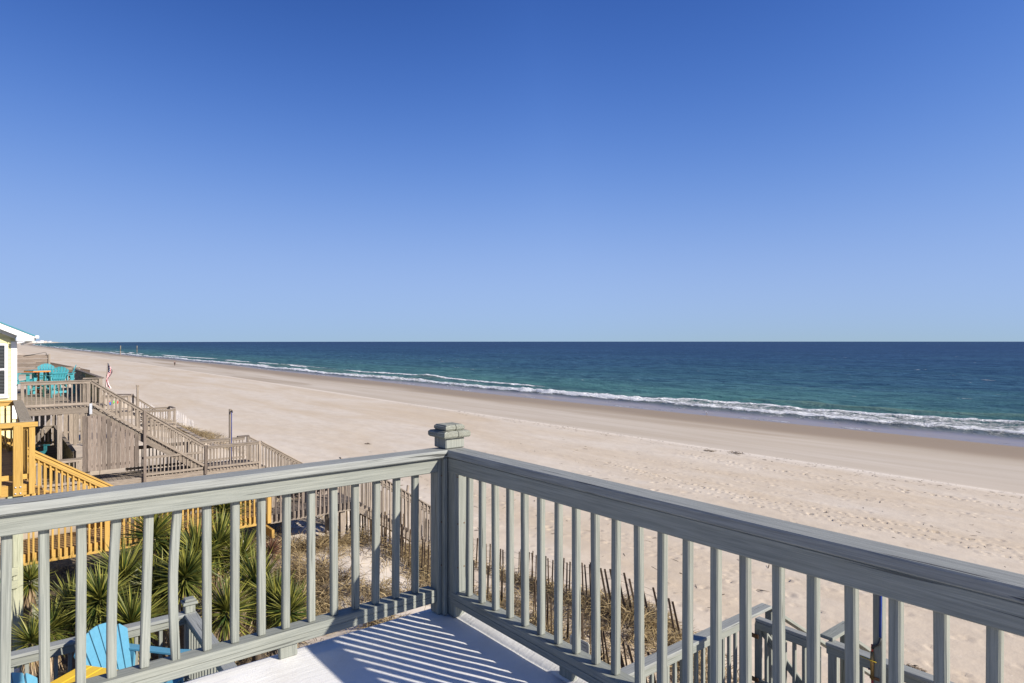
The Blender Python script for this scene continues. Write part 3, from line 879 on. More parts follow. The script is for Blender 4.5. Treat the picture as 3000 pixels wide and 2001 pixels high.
sh = thing('outdoor_shower', 'grey shower post with blue hose, red pipe and yellow valve beside the walkway', 'shower', (6.9, 2.77, LZ))
post(sh, 6.9, 2.77, LZ - .6, H - 2.18, .09, SG)
link('blue_hose', tube_mesh([(6.846, 2.735, H - 2.25), (6.846, 2.735, H - 2.6), (6.843, 2.74, H - 2.92)], .012, M['hose_blue']), sh, Matrix())
link('elbow', tube_mesh([(6.845, 2.735, H - 2.93), (6.838, 2.755, H - 3.0), (6.84, 2.80, H - 3.03), (6.845, 2.815, H - 3.06)], .013, M['black']), sh, Matrix())
link('red_pipe', tube_mesh([(6.845, 2.815, H - 3.02), (6.845, 2.815, H - 3.10)], .011, M['pipe_red']), sh, Matrix())
link('red_pipe', tube_mesh([(6.845, 2.815, H - 3.36), (6.845, 2.815, H - 4.3)], .011, M['pipe_red']), sh, Matrix())
link('valve', tube_mesh([(6.845, 2.815, H - 3.09), (6.842, 2.815, H - 3.2), (6.845, 2.815, H - 3.37)], [.016, .021, .016], M['brass']), sh, Matrix())
board(sh, 'valve_handle', (6.83, 2.77, H - 3.18), (6.80, 2.91, H - 3.155), .02, .008, M['valve_yellow'], c=.002)
link('drain_cock', tube_mesh([(6.845, 2.82, H - 3.27), (6.835, 2.85, H - 3.27)], .011, M['black']), sh, Matrix())
board(sh, 'pipe_clip', (6.848, 2.75, H - 3.35), (6.848, 2.84, H - 3.35), .03, .006, M['rust'], (1, 0, 0), .001)

# ---- the neighbour's new yellow pine deck, its stairs and the walkway out over the dune
PN, PF = M['pine'], M['pine_floor']
YZ = H - 2.53
yd = thing('pine_deck', 'raised deck of fresh yellow pine standing on tall green piles at the left edge', 'deck', (.45, 14.4, YZ))
deck_boards(yd, -4.5, .5, 14.45, 19.9, YZ, PF)
board(yd, 'rim_board', (-4.5, 14.42, YZ - .10), (.52, 14.42, YZ - .10), .04, .19, PN)
board(yd, 'rim_board', (.53, 14.4, YZ - .10), (.53, 19.9, YZ - .10), .04, .19, PN)
for x, y in ((.34, 14.60), (-2.6, 14.6), (.3, 17.2), (.3, 19.8)):
    post(yd, x, y, gz(x, y) - .3, YZ - .2, .15, M['green_wood'], 'pile', c=.01)
board(yd, 'cross_brace', (-2.6, 14.50, YZ - 1.55), (.34, 14.50, YZ - 1.55), .04, .14, M['green_wood'])
board(yd, 'cross_brace', (-2.6, 14.50, YZ - 1.78), (.34, 14.50, YZ - 1.78), .04, .14, M['green_wood'])
yr = thing('pine_deck_railing', 'yellow pine railing with greyed flat cap round the raised neighbour deck', 'railing', (.45, 14.4, YZ))
rail_run(yr, (-4.5, 14.40), (.50, 14.40), YZ, YZ, 1.10, .114, PN, bal_front=True, bal_low=-.16, first=.03, cap_mat=M['pine_grey'], cap_w=.15, skip=(4.70, 4.94), cap_ext=(0, .08))
board(yr, 'fascia_strip', (-4.5, 14.318, YZ + 1.062), (.62, 14.318, YZ + 1.062), .008, .085, PN)
post(yr, .335, 14.33, YZ - .18, YZ + 1.05, .14, PN, c=.008)
post(yr, .535, 14.38, YZ - .18, YZ + 1.05, .09, PN)
for xx in (.30, .37):
    for zz in (-.02, -.13):
        link('bolt', tube_mesh([(xx, 14.262, YZ + zz), (xx, 14.25, YZ + zz)], .014, M['galv'], 8), yr, Matrix())
rail_run(yr, (.46, 14.55), (.46, 19.85), YZ, YZ, 1.10, .114, PN, outer=(-1, 0), bal_low=.02, first=.1, cap_mat=M['pine_grey'], cap_w=.19, posts=(1.7, 3.4))
rail_run(yr, (-4.5, 19.92), (.46, 19.92), YZ, YZ, 1.10, .114, PN, bal_low=.02, first=.05, posts=(1.5, 3.2))
WZ = H - 4.62
yw = thing('pine_walkway', 'yellow pine walkway of cross boards on piles passing behind the yuccas', 'walkway', (3, 18.2, WZ))
deck_boards(yw, -3.2, 5.76, 17.66, 18.92, WZ, PF, 'y')
board(yw, 'rim_board', (-3.2, 17.64, WZ - .13), (5.76, 17.64, WZ - .13), .04, .25, PN)
board(yw, 'rim_board', (-3.2, 18.94, WZ - .13), (5.76, 18.94, WZ - .13), .04, .25, PN)
board(yw, 'beam', (5.66, 17.0, WZ - .37), (5.66, 19.2, WZ - .37), .07, .22, PN)
for x in (.7, 2.8, 4.95):
    for y in (17.72, 18.86):
        post(yw, x, y, gz(x, y) - .3, WZ - .04, .14, M['green_wood'], 'pile')
board(yw, 'knee_brace', (4.98, 17.70, WZ - .30), (5.35, 17.70, WZ - 1.25), .04, .09, M['green_wood'], (0, 1, 0))
yk = thing('pine_walkway_railing', 'yellow pine railings on both sides of the walkway below the neighbour deck', 'railing', (3, 18.2, WZ))
rail_run(yk, (.62, 17.60), (5.72, 17.60), WZ, WZ, .98, .114, PN, bal_front=True, bal_low=-.15, first=.06, posts=(), low_rail=None)
rail_run(yk, (-3.1, 17.60), (.62, 17.60), WZ, WZ, .98, .114, PN, bal_front=True, bal_low=-.15, first=.05, low_rail=None)
for x in (2.05, 5.74):
    post(yk, x, 17.57, WZ - .22, WZ + .98, .10, PN, c=.008)
rail_run(yk, (2.9, 18.96), (5.72, 18.96), WZ, WZ, .98, .114, PN, bal_low=.0, first=.06, posts=(2.75,))
ys_ = thing('pine_stairs', 'yellow pine steps with raking rails from the neighbour deck to the walkway', 'stairs', (1.3, 19.6, WZ))
for i in range(10):
    x, z = .30 + .262 * i, H - 3.32 - .172 * i
    board(ys_, 'tread', (x, 19.05, z), (x, 20.25, z), .26, .038, PF)
    board(ys_, 'riser', (x + .13, 19.05, z - .09), (x + .13, 20.25, z - .09), .02, .14, PF)
for yy in (19.03, 20.27):
    board(ys_, 'stringer', (.05, yy, H - 3.28), (2.75, yy, H - 5.04), .04, .28, PN)
rail_run(ys_, (0.1, 19.0), (2.75, 19.0), H - 2.27 - .95, H - 2.27 - .95 - .664 * 2.65, .95, .114, PN, bal_front=True, bal_low=-.02, first=.05, low_rail=None, cap_w=.15)
rail_run(ys_, (0.1, 20.3), (2.75, 20.3), H - 2.27 - .95, H - 2.27 - .95 - .664 * 2.65, .95, .114, PN, bal_low=.10, first=.03, low_rail=None, cap_w=.15)

GW, GB = M['grey_wood'], M['grey_board']
gw = thing('grey_walkway', 'weathered grey end of the walkway with stairs down to the beach', 'walkway', (7, 18.2, WZ))
deck_boards(gw, 5.80, 8.34, 17.66, 18.92, WZ - .03, GW, 'y')
board(gw, 'rim_board', (5.80, 17.64, WZ - .15), (8.34, 17.64, WZ - .15), .04, .24, GW)
board(gw, 'rim_board', (5.80, 18.94, WZ - .15), (8.34, 18.94, WZ - .15), .04, .24, GW)
for x in (7.9,):
    for y in (17.8, 18.8):
        post(gw, x, y, gz(x, y) - .3, WZ - .06, .14, GW, 'pile')
for i in range(14):
    x, z = 8.45 + .255 * i, WZ - .03 - .171 * (i + 1)
    board(gw, 'tread', (x, 17.68, z), (x, 18.90, z), .26, .038, GW)
for yy in (17.64, 18.94):
    board(gw, 'stringer', (8.30, yy, WZ - .2), (12.1, yy, WZ - .2 - .67 * 3.8), .04, .25, GW)
gr = thing('grey_walkway_railing', 'leaning weathered grey balusters along the end of the walkway and its stairs', 'railing', (7, 17.6, WZ))
rail_run(gr, (5.86, 17.60), (8.30, 17.60), WZ, WZ, .98, .122, GB, bal_front=True, bal_low=-.2, first=.06, wob=.03, low_rail=None)
rail_run(gr, (5.86, 18.97), (8.30, 18.97), WZ, WZ, .98, .122, GW, bal_low=.0, first=.06, wob=.01)
for yy, fr in ((17.60, True), (18.97, False)):
    rail_run(gr, (8.36, yy), (12.3, yy), WZ + .10, WZ + .10 - .67 * 3.94, .95, .128, GW, bal_front=fr, bal_low=-.22, first=.08, low_rail=None, wob=.01, posts=(2.0, 3.85), post_low=-.6)
bn = thing('walkway_bench', 'grey slatted bench with white armrest built on the grey walkway', 'bench', (7, 18.7, WZ))
for i in range(4):
    board(bn, 'seat_slat', (5.95, 18.34 + .115 * i, WZ + .44), (7.9, 18.34 + .115 * i, WZ + .44), .10, .035, GW)
for i in range(13):
    board(bn, 'back_slat', (6.0 + .155 * i, 18.83, WZ + .10), (6.0 + .155 * i, 18.83, WZ + .92), .12, .025, GB, (0, 1, 0))
for x in (6.1, 7.0, 7.8):
    post(bn, x, 18.36, WZ - .02, WZ + .42, .09, GW, 'leg')
board(bn, 'armrest', (5.92, 18.25, WZ + .62), (5.92, 18.85, WZ + .62), .12, .03, M['white'])
board(bn, 'arm_post', (5.92, 18.27, WZ - .02), (5.92, 18.27, WZ + .61), .08, .06, M['white'], (1, 0, 0))

# green shutter, downspout near the left edge
gs = thing('green_shutter', 'green framed louvred panel standing under the pine deck behind the pile', 'shutter', (-.45, 15.4, H - 5))
sx, sy2, sz = .19, 15.4, H - 5.55
for i in range(18):
    board(gs, 'louvre', (sx - .42, sy2, sz + .03 + .055 * i), (sx, sy2, sz + .03 + .055 * i), .05, .012, GW, (0, -.6, .8), .002)
for xx in (sx + .03, sx - .45):
    board(gs, 'stile', (xx, sy2, sz - .05), (xx, sy2, sz + 1.08), .06, .05, M['green'], (1, 0, 0))
for zz in (-.05, 1.06):
    board(gs, 'frame_rail', (sx - .45, sy2, sz + zz), (sx + .03, sy2, sz + zz), .05, .06, M['green'])
dsx = thing('downspout', 'white ribbed metal downspout in front of the green pile', 'downspout', (.13, 12.0, H - 5.4))
board(dsx, 'pipe', (.272, 12.3, H - 6.3), (.272, 12.3, H - 4.93), .085, .06, M['white'], (0, 1, 0), .01)
for dx in (-.025, 0, .025):
    board(dsx, 'rib', (.272 + dx, 12.268, H - 6.3), (.272 + dx, 12.268, H - 4.96), .008, .008, M['white'], (0, 1, 0), .002)
board(dsx, 'strap', (.212, 12.262, H - 4.99), (.332, 12.262, H - 4.99), .006, .03, M['galv'])

# ---- the grey neighbour: yellow house, upper deck, stairs, lower walkway
NZ, BZ = H - 2.30, H - 5.05
nd = thing('grey_upper_deck', 'weathered grey upper deck beside the yellow house with teal chairs on it', 'deck', (1.7, 28, NZ))
deck_boards(nd, .7, 3.2, 27.45, 39.2, NZ, GW, 'x')
board(nd, 'rim_board', (.7, 27.42, NZ - .12), (2.72, 27.42, NZ - .12), .04, .235, GW)
board(nd, 'rim_board', (3.22, 28.7, NZ - .12), (3.22, 39.2, NZ - .12), .04, .235, GW)
for x, y in ((1.80, 27.52), (2.62, 27.52), (3.1, 32), (3.1, 38)):
    post(nd, x, y, BZ, NZ - .04, .14, GW, 'support_post')
nr = thing('grey_deck_railing', 'weathered grey baluster railing along the front of the upper deck', 'railing', (1.7, 27.4, NZ))
rail_run(nr, (.72, 27.38), (2.66, 27.38), NZ, NZ, .94, .127, GW, bal_low=-.02, first=.16, low_rail=.06, posts=(.04, 1.90), cap_ext=(.05, .05), wob=.006)
board(nr, 'steel_strap', (2.70, 27.335, NZ - .28), (2.70, 27.335, NZ + .10), .085, .01, M['galv'], (0, 1, 0), .002)
npar = thing('deck_parapet', 'solid grey board parapet with flat cap on the seaward side of the teal chairs', 'railing', (3.2, 34, NZ))
board(npar, 'handrail', (3.18, 28.65, NZ + .93), (3.18, 39.2, NZ + .93), .16, .04, GB)
y = 28.75
while y < 39.1:
    board(npar, 'plank', (3.19, y, NZ - .1), (3.19, y, NZ + .91), .155, .022, GW, (1, 0, 0), .003); y += .16
board(npar, 'handrail', (2.58, 28.7, NZ + .93), (3.10, 28.7, NZ + .93), .14, .04, GW)
post(npar, 3.13, 28.7, NZ - .4, NZ + .91, .10, GW); post(npar, 2.62, 28.72, NZ, NZ + .91, .09, GW)
board(npar, 'top_rail', (2.6, 28.7, NZ + .83), (3.12, 28.7, NZ + .83), .033, .09, GW)
for i in range(4):
    board(npar, 'baluster', (2.70 + .1 * i, 28.7, NZ + .05), (2.70 + .1 * i, 28.7, NZ + .88), .038, .038, GW, (1, 0, 0))

ns = thing('grey_stairs', 'long weathered grey staircase with raking baluster rails down to the walkway', 'stairs', (4.5, 28, BZ))
nst = 15
for i in range(nst):
    x, z = 2.86 + .246 * i, NZ - .178 * (i + 1)
    board(ns, 'tread', (x, 27.5, z), (x, 28.64, z), .25, .038, GW)
    board(ns, 'riser', (x - .12, 27.5, z + .09), (x - .12, 28.64, z + .09), .02, .13, GW)
for yy in (27.46, 28.67):
    board(ns, 'stringer', (2.72, yy, NZ - .18), (6.5, yy, BZ - .02), .04, .27, GW)
rail_run(ns, (2.72, 27.40), (6.44, 27.40), NZ, NZ - 2.66, .94, .127, GW, bal_low=.0, first=.12, low_rail=.06, cap_w=.15, wob=.006)
rail_run(ns, (3.18, 28.70), (6.44, 28.70), NZ - .33, NZ - 2.66, .94, .127, GW, bal_low=.0, first=.1, low_rail=.06, cap_w=.15)
post(ns, 4.39, 27.33, BZ - .25, NZ - .28, .095, GB, 'newel')
post(ns, 6.50, 27.38, BZ - .15, BZ + .98, .10, GB, 'newel')
nsc = thing('stair_screen', 'screen of wide vertical grey boards closing the space under the long staircase', 'screen', (3.3, 27.35, BZ))
for i in range(12):
    x = 2.52 + .146 * i
    top = NZ - .34 if x < 3.05 else NZ - .34 - .715 * (x - 3.05)
    board(nsc, 'plank', (x, 27.36, BZ + .43 + .004 * (i % 3)), (x, 27.36, top), .130, .022, GB, (0, 1, 0), .003)
board(nsc, 'batten', (2.45, 27.385, BZ + .6), (4.2, 27.385, BZ + .6), .024, .09, GB)

nw = thing('neighbour_walkway', 'long weathered grey lower walkway at the foot of the staircase', 'walkway', (5, 28, BZ))
deck_boards(nw, .0, 8.6, 27.45, 28.98, BZ, GW, 'y', .142)
deck_boards(nw, -.6, 2.4, 29.05, 38.8, BZ, GB, 'x', .142)
board(nw, 'rim_board', (-.6, 27.42, BZ - .14), (8.62, 27.42, BZ - .14), .04, .27, GW)
board(nw, 'rim_board', (2.4, 29.03, BZ - .14), (8.62, 29.03, BZ - .14), .04, .27, GW)
for x in (1.0, 3.4, 5.8, 8.2):
    for y in (27.55, 28.9):
        post(nw, x, y, gz(x, y) - .3, BZ - .04, .15, GW, 'pile')
for i in range(15):
    x, z = 8.75 + .255 * i, BZ - .165 * (i + 1)
    board(nw, 'tread', (x, 27.5, z), (x, 28.95, z), .26, .038, GW)
for yy in (27.46, 28.99):
    board(nw, 'stringer', (8.62, yy, BZ - .18), (12.5, yy, BZ - .18 - .645 * 3.88), .04, .26, GW)
nwr = thing('neighbour_walkway_railing', 'weathered grey railings round the lower walkway with a dark corner cap', 'railing', (7, 27.4, BZ))
rail_run(nwr, (6.56, 27.38), (8.52, 27.38), BZ, BZ, .95, .127, GW, bal_low=-.05, first=.1, low_rail=.05, wob=.008)
rail_run(nwr, (-.4, 27.38), (2.42, 27.38), BZ, BZ, .95, .132, GW, bal_low=-.05, first=.1, low_rail=.05, cap=False, wob=.01)
rail_run(nwr, (4.30, 27.42), (6.4, 27.42), BZ, BZ, .80, .132, GW, bal_low=-.05, first=.1, low_rail=.05, cap=False, wob=.01)
board(nwr, 'handrail', (-.4, 27.38, BZ + .93), (2.46, 27.38, BZ + .93), .14, .04, GW)
rail_run(nwr, (4.0, 29.05), (8.45, 29.05), BZ, BZ, .95, .127, GW, bal_low=.0, first=.06, low_rail=.05, posts=(2.2,))
post(nwr, 8.58, 27.42, BZ - .2, BZ + .95, .10, GW); post(nwr, 8.58, 29.0, BZ - .2, BZ + .95, .10, GW)
board(nwr, 'corner_cap', (8.16, 29.05, BZ + .975), (8.64, 29.05, BZ + .975), .17, .05, GB)
for yy in (27.40, 29.02):
    rail_run(nwr, (8.64, yy), (12.3, yy), BZ, BZ - .64 * 3.66, .95, .127, GW, bal_low=-.05, first=.08, low_rail=None, posts=(1.9, 3.6), post_low=-.8)
rail_run(nwr, (2.35, 29.1), (2.35, 38.8), BZ, BZ, .95, .15, GW, outer=(-1, 0), bal_low=.02, first=.06, bal_w=.11)
rail_run(nwr, (-.6, 38.82), (2.3, 38.82), BZ, BZ, .95, .15, GW, bal_low=.02, first=.06, bal_w=.10)
pf = thing('privacy_fence', 'tall grey fence of spaced wide boards behind the lower deck chair', 'fence', (2, 39.3, BZ))
for i in range(16):
    board(pf, 'plank', (.0 + .235 * i, 39.3, BZ - .1), (.0 + .235 * i, 39.3, BZ + 2.45), .17, .022, GW, (0, 1, 0), .003)
for zz in (.5, 1.9):
    board(pf, 'fence_rail', (-.1, 39.33, BZ + zz), (3.6, 39.33, BZ + zz), .035, .09, GW)
ws = thing('wind_screen', 'screen of four wide horizontal grey boards at the far end of the upper deck', 'screen', (1.4, 39.4, NZ))
for i in range(5):
    board(ws, 'plank', (-.2, 39.45, NZ + .74 + .205 * i), (2.12, 39.45, NZ + .74 + .205 * i), .03, .185, GB)
post(ws, 2.16, 39.42, NZ - .1, NZ + 1.68, .09, GW); post(ws, .4, 39.5, NZ - .1, NZ + 1.65, .09, GW)
link('bent_pipe', tube_mesh([(1.15, 39.4, NZ + 1.60), (1.5, 39.4, NZ + 1.66), (1.98, 39.4, NZ + 1.76), (2.03, 39.4, NZ + 1.74), (2.05, 39.4, NZ + 1.62)], .012, M['black']), ws, Matrix())
fr2 = thing('far_deck_railing', 'short weathered railing seen behind the wind screen', 'railing', (2.6, 41, NZ))
rail_run(fr2, (2.0, 41.2), (3.6, 41.2), NZ, NZ, .95, .24, GW, bal_low=.0, first=.1, bal_w=.06)
bc = thing('covered_boat', 'dark covered hull standing behind the wind screen', 'boat', (3.0, 46, NZ))
V = []
for i in range(9):
    t = i / 8; x = 1.9 + 2.6 * t; wdt = .75 * (1 - t ** 3) + .02; zt = NZ + 1.05 - .45 * t
    V += [(x, 46 - wdt, zt - .25), (x, 46, zt + .22 * (1 - t)), (x, 46 + wdt, zt - .25), (x, 46, zt - .8 + .3 * t)]
F = [[i * 4 + k, i * 4 + (k + 1) % 4, i * 4 + 4 + (k + 1) % 4, i * 4 + 4 + k] for i in range(8) for k in range(4)] + [[3, 2, 1, 0], [32, 33, 34, 35]]
link('tarpaulin', mesh_from('tarpaulin', V, F, plain_mat('brown_tarpaulin', (0.10, 0.075, 0.055), 0.9, 0.1), True), bc, Matrix())
for x in (2.2, 3.4):
    post(bc, x, 46, gz(x, 46), NZ + .45, .12, GW, 'cradle')

sp = thing('shower_post', 'tall weathered post with blue hose rising above the lower walkway', 'shower', (7.7, 28.2, BZ))
q = (674.5 - 1500) / 1902; dd = 27.6; sxp, syp = dd * (.624 + .781 * q), dd * (.781 - .624 * q)
post(sp, sxp, syp, BZ, H - 2.87, .10, GW)
link('shower_head', tube_mesh([(sxp + .03, syp - .06, H - 2.95), (sxp + .03, syp - .14, H - 2.93), (sxp + .03, syp - .2, H - 3.0)], .025, M['black']), sp, Matrix())
link('blue_hose', tube_mesh([(sxp + .04, syp - .055, H - 2.98), (sxp + .04, syp - .055, H - 3.8), (sxp + .03, syp - .057, H - 4.4), (sxp + .04, syp - .055, BZ)], .014, M['hose_blue']), sp, Matrix())

# ---- next house along: landing, stairs and floats
K2 = H - 5.05
k2 = thing('far_walkway', 'weathered grey landing and stairs of the next house beyond the long staircase', 'walkway', (7, 43.7, K2))
deck_boards(k2, 6.9, 8.7, 43.7, 45.2, K2, GW, 'y', .2)
deck_boards(k2, 3.6, 6.4, 43.7, 46, K2 + .95, GW, 'y', .2)
board(k2, 'rim_board', (6.9, 43.68, K2 - .12), (8.7, 43.68, K2 - .12), .04, .24, GW)
board(k2, 'rim_board', (3.6, 43.68, K2 + .83), (6.4, 43.68, K2 + .83), .04, .24, GW)
for i in range(6):
    board(k2, 'tread', (6.45 + .22 * i, 43.8, K2 + .80 - .16 * i), (6.45 + .22 * i, 45.1, K2 + .80 - .16 * i), .22, .04, GW)
for x, y in ((7.2, 43.8), (8.5, 43.8), (4.2, 43.8), (6.2, 43.8)):
    post(k2, x, y, gz(x, y) - .3, K2 - .02, .15, GW, 'pile')
for i in range(9):
    board(k2, 'tread', (8.85 + .26 * i, 43.8, K2 - .17 * (i + 1)), (8.85 + .26 * i, 45.1, K2 - .17 * (i + 1)), .26, .04, GW)
k2r = thing('far_walkway_railing', 'weathered grey railing with dark end cap round the next house landing', 'railing', (8.7, 43.7, K2))
rail_run(k2r, (6.9, 43.65), (8.66, 43.65), K2, K2, .95, .14, GW, bal_low=-.05, first=.1, posts=(1.72,), wob=.005)
rail_run(k2r, (6.9, 45.25), (8.66, 45.25), K2, K2, .95, .14, GW, bal_low=-.05, first=.1, posts=(1.72,))
board(k2r, 'corner_cap', (8.66, 44.0, K2 + .97), (8.66, 45.3, K2 + .97), .16, .05, GB)
rail_run(k2r, (6.40, 44.0), (7.65, 44.0), K2 + .98, K2 + .02, .95, .14, GW, bal_low=.0, first=.08, posts=(.05,))
rail_run(k2r, (4.2, 43.66), (6.34, 43.66), K2 + .95, K2 + .95, .95, .14, GW, bal_low=.0, first=.08, posts=(2.0,), post_w=.15)
board(k2r, 'corner_cap', (5.6, 44.6, K2 + 1.93), (6.4, 43.8, K2 + 1.93), .2, .06, GB)
post(k2r, 6.62, 43.55, K2, H - 2.66, .11, GW)
post(k2r, 6.62, 43.55, H - 2.655, H - 2.56, .15, GW, 'post_cap')
for i, (pxx, mm, lab) in enumerate(((318.5, 'toy_red', 'small red float hanging on the rail behind the stair balusters, leftmost'),
                                    (331, 'toy_green', 'small green float hanging behind the stair balusters'),
                                    (322, 'toy_blue', 'small blue float hanging beside the red one'),
                                    (342, 'toy_red', 'small red float hanging behind the stair balusters, right of the green one'))):
    q = (pxx - 1500) / 1902; dd = 36.2
    x, y, z = dd * (.624 + .781 * q), dd * (.781 - .624 * q), H - (178 + 4 * (i == 2)) / 1902 * dd
    f = thing('float', lab, 'float', (x, y, z), group='coloured floats on a rail')
    V = []; F = []
    for a in range(7):
        th = math.pi * a / 6; rr = .07 * math.sin(th) + .004
        for b in range(8):
            V.append((x + rr * math.cos(b * math.pi / 4), y + rr * math.sin(b * math.pi / 4), z - .10 * math.cos(th)))
    F = [[a * 8 + b, a * 8 + (b + 1) % 8, a * 8 + 8 + (b + 1) % 8, a * 8 + 8 + b] for a in range(6) for b in range(8)] + [list(range(8))[::-1], [48 + b for b in range(8)]]
    link('float_body', mesh_from('float', V, F, M[mm], True), f, Matrix())
    link('cord', tube_mesh([(x, y, z + .09), (x, y, z + .3)], .006, M['rope'], 4), f, Matrix())
fl2 = thing('float_rail', 'grey horizontal rail that the coloured floats hang from', 'railing', (4.6, 36, H - 3.1))
q1, q2 = (300 - 1500) / 1902, (352 - 1500) / 1902
A1, A2 = Vector((36.3 * (.624 + .781 * q1), 36.3 * (.781 - .624 * q1), H - 3.05)), Vector((36.3 * (.624 + .781 * q2), 36.3 * (.781 - .624 * q2), H - 3.05))
board(fl2, 'top_rail', A1, A2, .05, .09, GW)
board(fl2, 'bottom_rail', A1 - Vector((0, 0, .9)), A2 - Vector((0, 0, .9)), .05, .09, GW)
post(fl2, A1.x, A1.y, gz(A1.x, A1.y) - .2, H - 3.0, .1, GW); post(fl2, A2.x, A2.y, gz(A2.x, A2.y) - .2, H - 3.0, .1, GW)

# ---- yellow house
yh = thing('yellow_house', 'pale yellow shingled house with white trim and teal roof at the left edge', 'house', (.6, 27.5, NZ))
HX, HY = .60, 27.5
def Hh(x): return H + .218 + .48 * (1.075 - x)       # top of roof along the gable
zc = NZ - .15
while zc < H + 1.6:
    x0, x1 = -3.0, HX - .14
    ztop = zc + .14
    if ztop > Hh(HX) - .28: x1 = min(x1, 1.075 - (ztop + .28 - H - .218) / .48)
    if x1 < x0 + .3: break
    cut = (zc < H - .06 and ztop > H - 1.78)
    segs = [(x0, x1)] if not cut else [(.375, x1), (x0, -.75)]
    for a, b in segs:
        if b - a < .05: continue
        if a > 0:                                       # single shingles where they are big enough to see
            n = 1 + int((b - a) / .16); ofs = random.uniform(-.03, .03)
            c = [a] + [a + (b - a) * (i + .5) / n + ofs * .5 for i in range(1, n)] + [b]
            for i in range(len(c) - 1):
                if c[i + 1] - c[i] > .03:
                    board(yh, 'shingle', (c[i] + .003, HY - .012, zc + .07), (c[i + 1] - .003, HY - .012, zc + .07), .016, .136, M['siding'], (0, -.09, 1), .002)
        else:
            board(yh, 'siding_board', (a, HY - .012, zc + .07), (b, HY - .012, zc + .07), .016, .136, M['siding'], (0, -.09, 1), .002)
    zc += .1425
RX, FX = -3.2, -7.0                                 # ridge and far eave side
V, F = [], []
for yy in (HY, HY + 9):
    V += [(FX, yy, BZ), (HX - .02, yy, BZ), (HX - .02, yy, Hh(HX) - .2), (RX, yy, Hh(RX) - .2), (FX, yy, Hh(HX) - .2)]
F = [[0, 1, 2, 3, 4], [9, 8, 7, 6, 5], [1, 6, 7, 2], [2, 7, 8, 3], [3, 8, 9, 4], [4, 9, 5, 0], [0, 5, 6, 1]]
link('wall', mesh_from('wall', V, F, M['siding']), yh, Matrix())
board(yh, 'corner_board', (HX - .07, HY - .025, NZ - .3), (HX - .07, HY - .025, H + .0), .14, .03, M['white'], (0, 1, 0))
board(yh, 'corner_board', (HX + .005, HY + .05, NZ - .3), (HX + .005, HY + .05, H + .0), .14, .03, M['white'], (1, 0, 0))
board(yh, 'rake_board', (-3.2, HY - .42, Hh(-3.2) - .13), (1.06, HY - .42, Hh(1.06) - .13), .03, .20, M['white'])
board(yh, 'frieze_board', (-3.0, HY - .03, Hh(-3.0) - .30), (HX, HY - .03, Hh(HX) - .30), .03, .12, M['white'])
for xa, xb in ((RX, 1.09), (RX, FX - .49)):
    za, zb = Hh(RX), Hh(1.09)
    V = [(xa, HY - .46, za), (xb, HY - .46, zb), (xb, HY + 9.4, zb), (xa, HY + 9.4, za)]
    V += [(p, q, r - .04) for p, q, r in V]
    link('roof', mesh_from('roof', V, [[0, 1, 2, 3], [7, 6, 5, 4], [0, 4, 5, 1], [1, 5, 6, 2], [2, 6, 7, 3], [3, 7, 4, 0]], M['roof']), yh, Matrix())
board(yh, 'rake_board', (FX - .46, HY - .42, Hh(1.06) - .13), (RX, HY - .42, Hh(RX) - .13), .03, .20, M['white'])
board(yh, 'soffit', (.83, HY - .42, H + .012), (.83, HY + 9, H + .012), .46, .02, M['white'])
board(yh, 'cornice_return', (.60, HY - .43, H + .09), (1.07, HY - .43, H + .09), .04, .15, M['white'])
board(yh, 'gutter', (1.15, HY - .40, H + .15), (1.15, HY + 9, H + .15), .11, .10, M['white'], c=.02)
board(yh, 'downspout', (1.12, HY - .1, H + .08), (.72, HY - .1, H - .10), .07, .05, M['white'], (0, 1, 0))
wf = board(yh, 'window', (.372 - .04, HY - .03, H - 1.83), (.372 - .04, HY - .03, H - .09), .085, .03, M['white'], (0, 1, 0))
for (a, b) in (((-.75, H - .10), (.29, H - .10)), ((-.75, H - 1.78), (.29, H - 1.78)), ((-.75, H - .93), (.29, H - .93))):
    board(wf, 'window_frame', (a[0], HY - .03, a[1]), (b[0], HY - .03, b[1]), .03, .06, M['white'])
board(wf, 'sill', (-.8, HY - .06, H - 1.86), (.40, HY - .06, H - 1.86), .10, .05, M['white'])
link('pane', mesh_from('pane', [(-.75, HY - .012, H - 1.78), (.30, HY - .012, H - 1.78), (.30, HY - .012, H - .1), (-.75, HY - .012, H - .1)], [[0, 1, 2, 3]], M['glass']), wf, Matrix())
for i in range(33):
    board(wf, 'blind_slat', (-.7, HY - .006 - .012, H - 1.72 + .048 * i), (.285, HY - .018, H - 1.72 + .048 * i), .02, .004, plain_mat('grey_blind', (.10, .11, .11)) if i == 0 else bpy.data.materials['grey_blind'], (0, -.7, .7), .001)
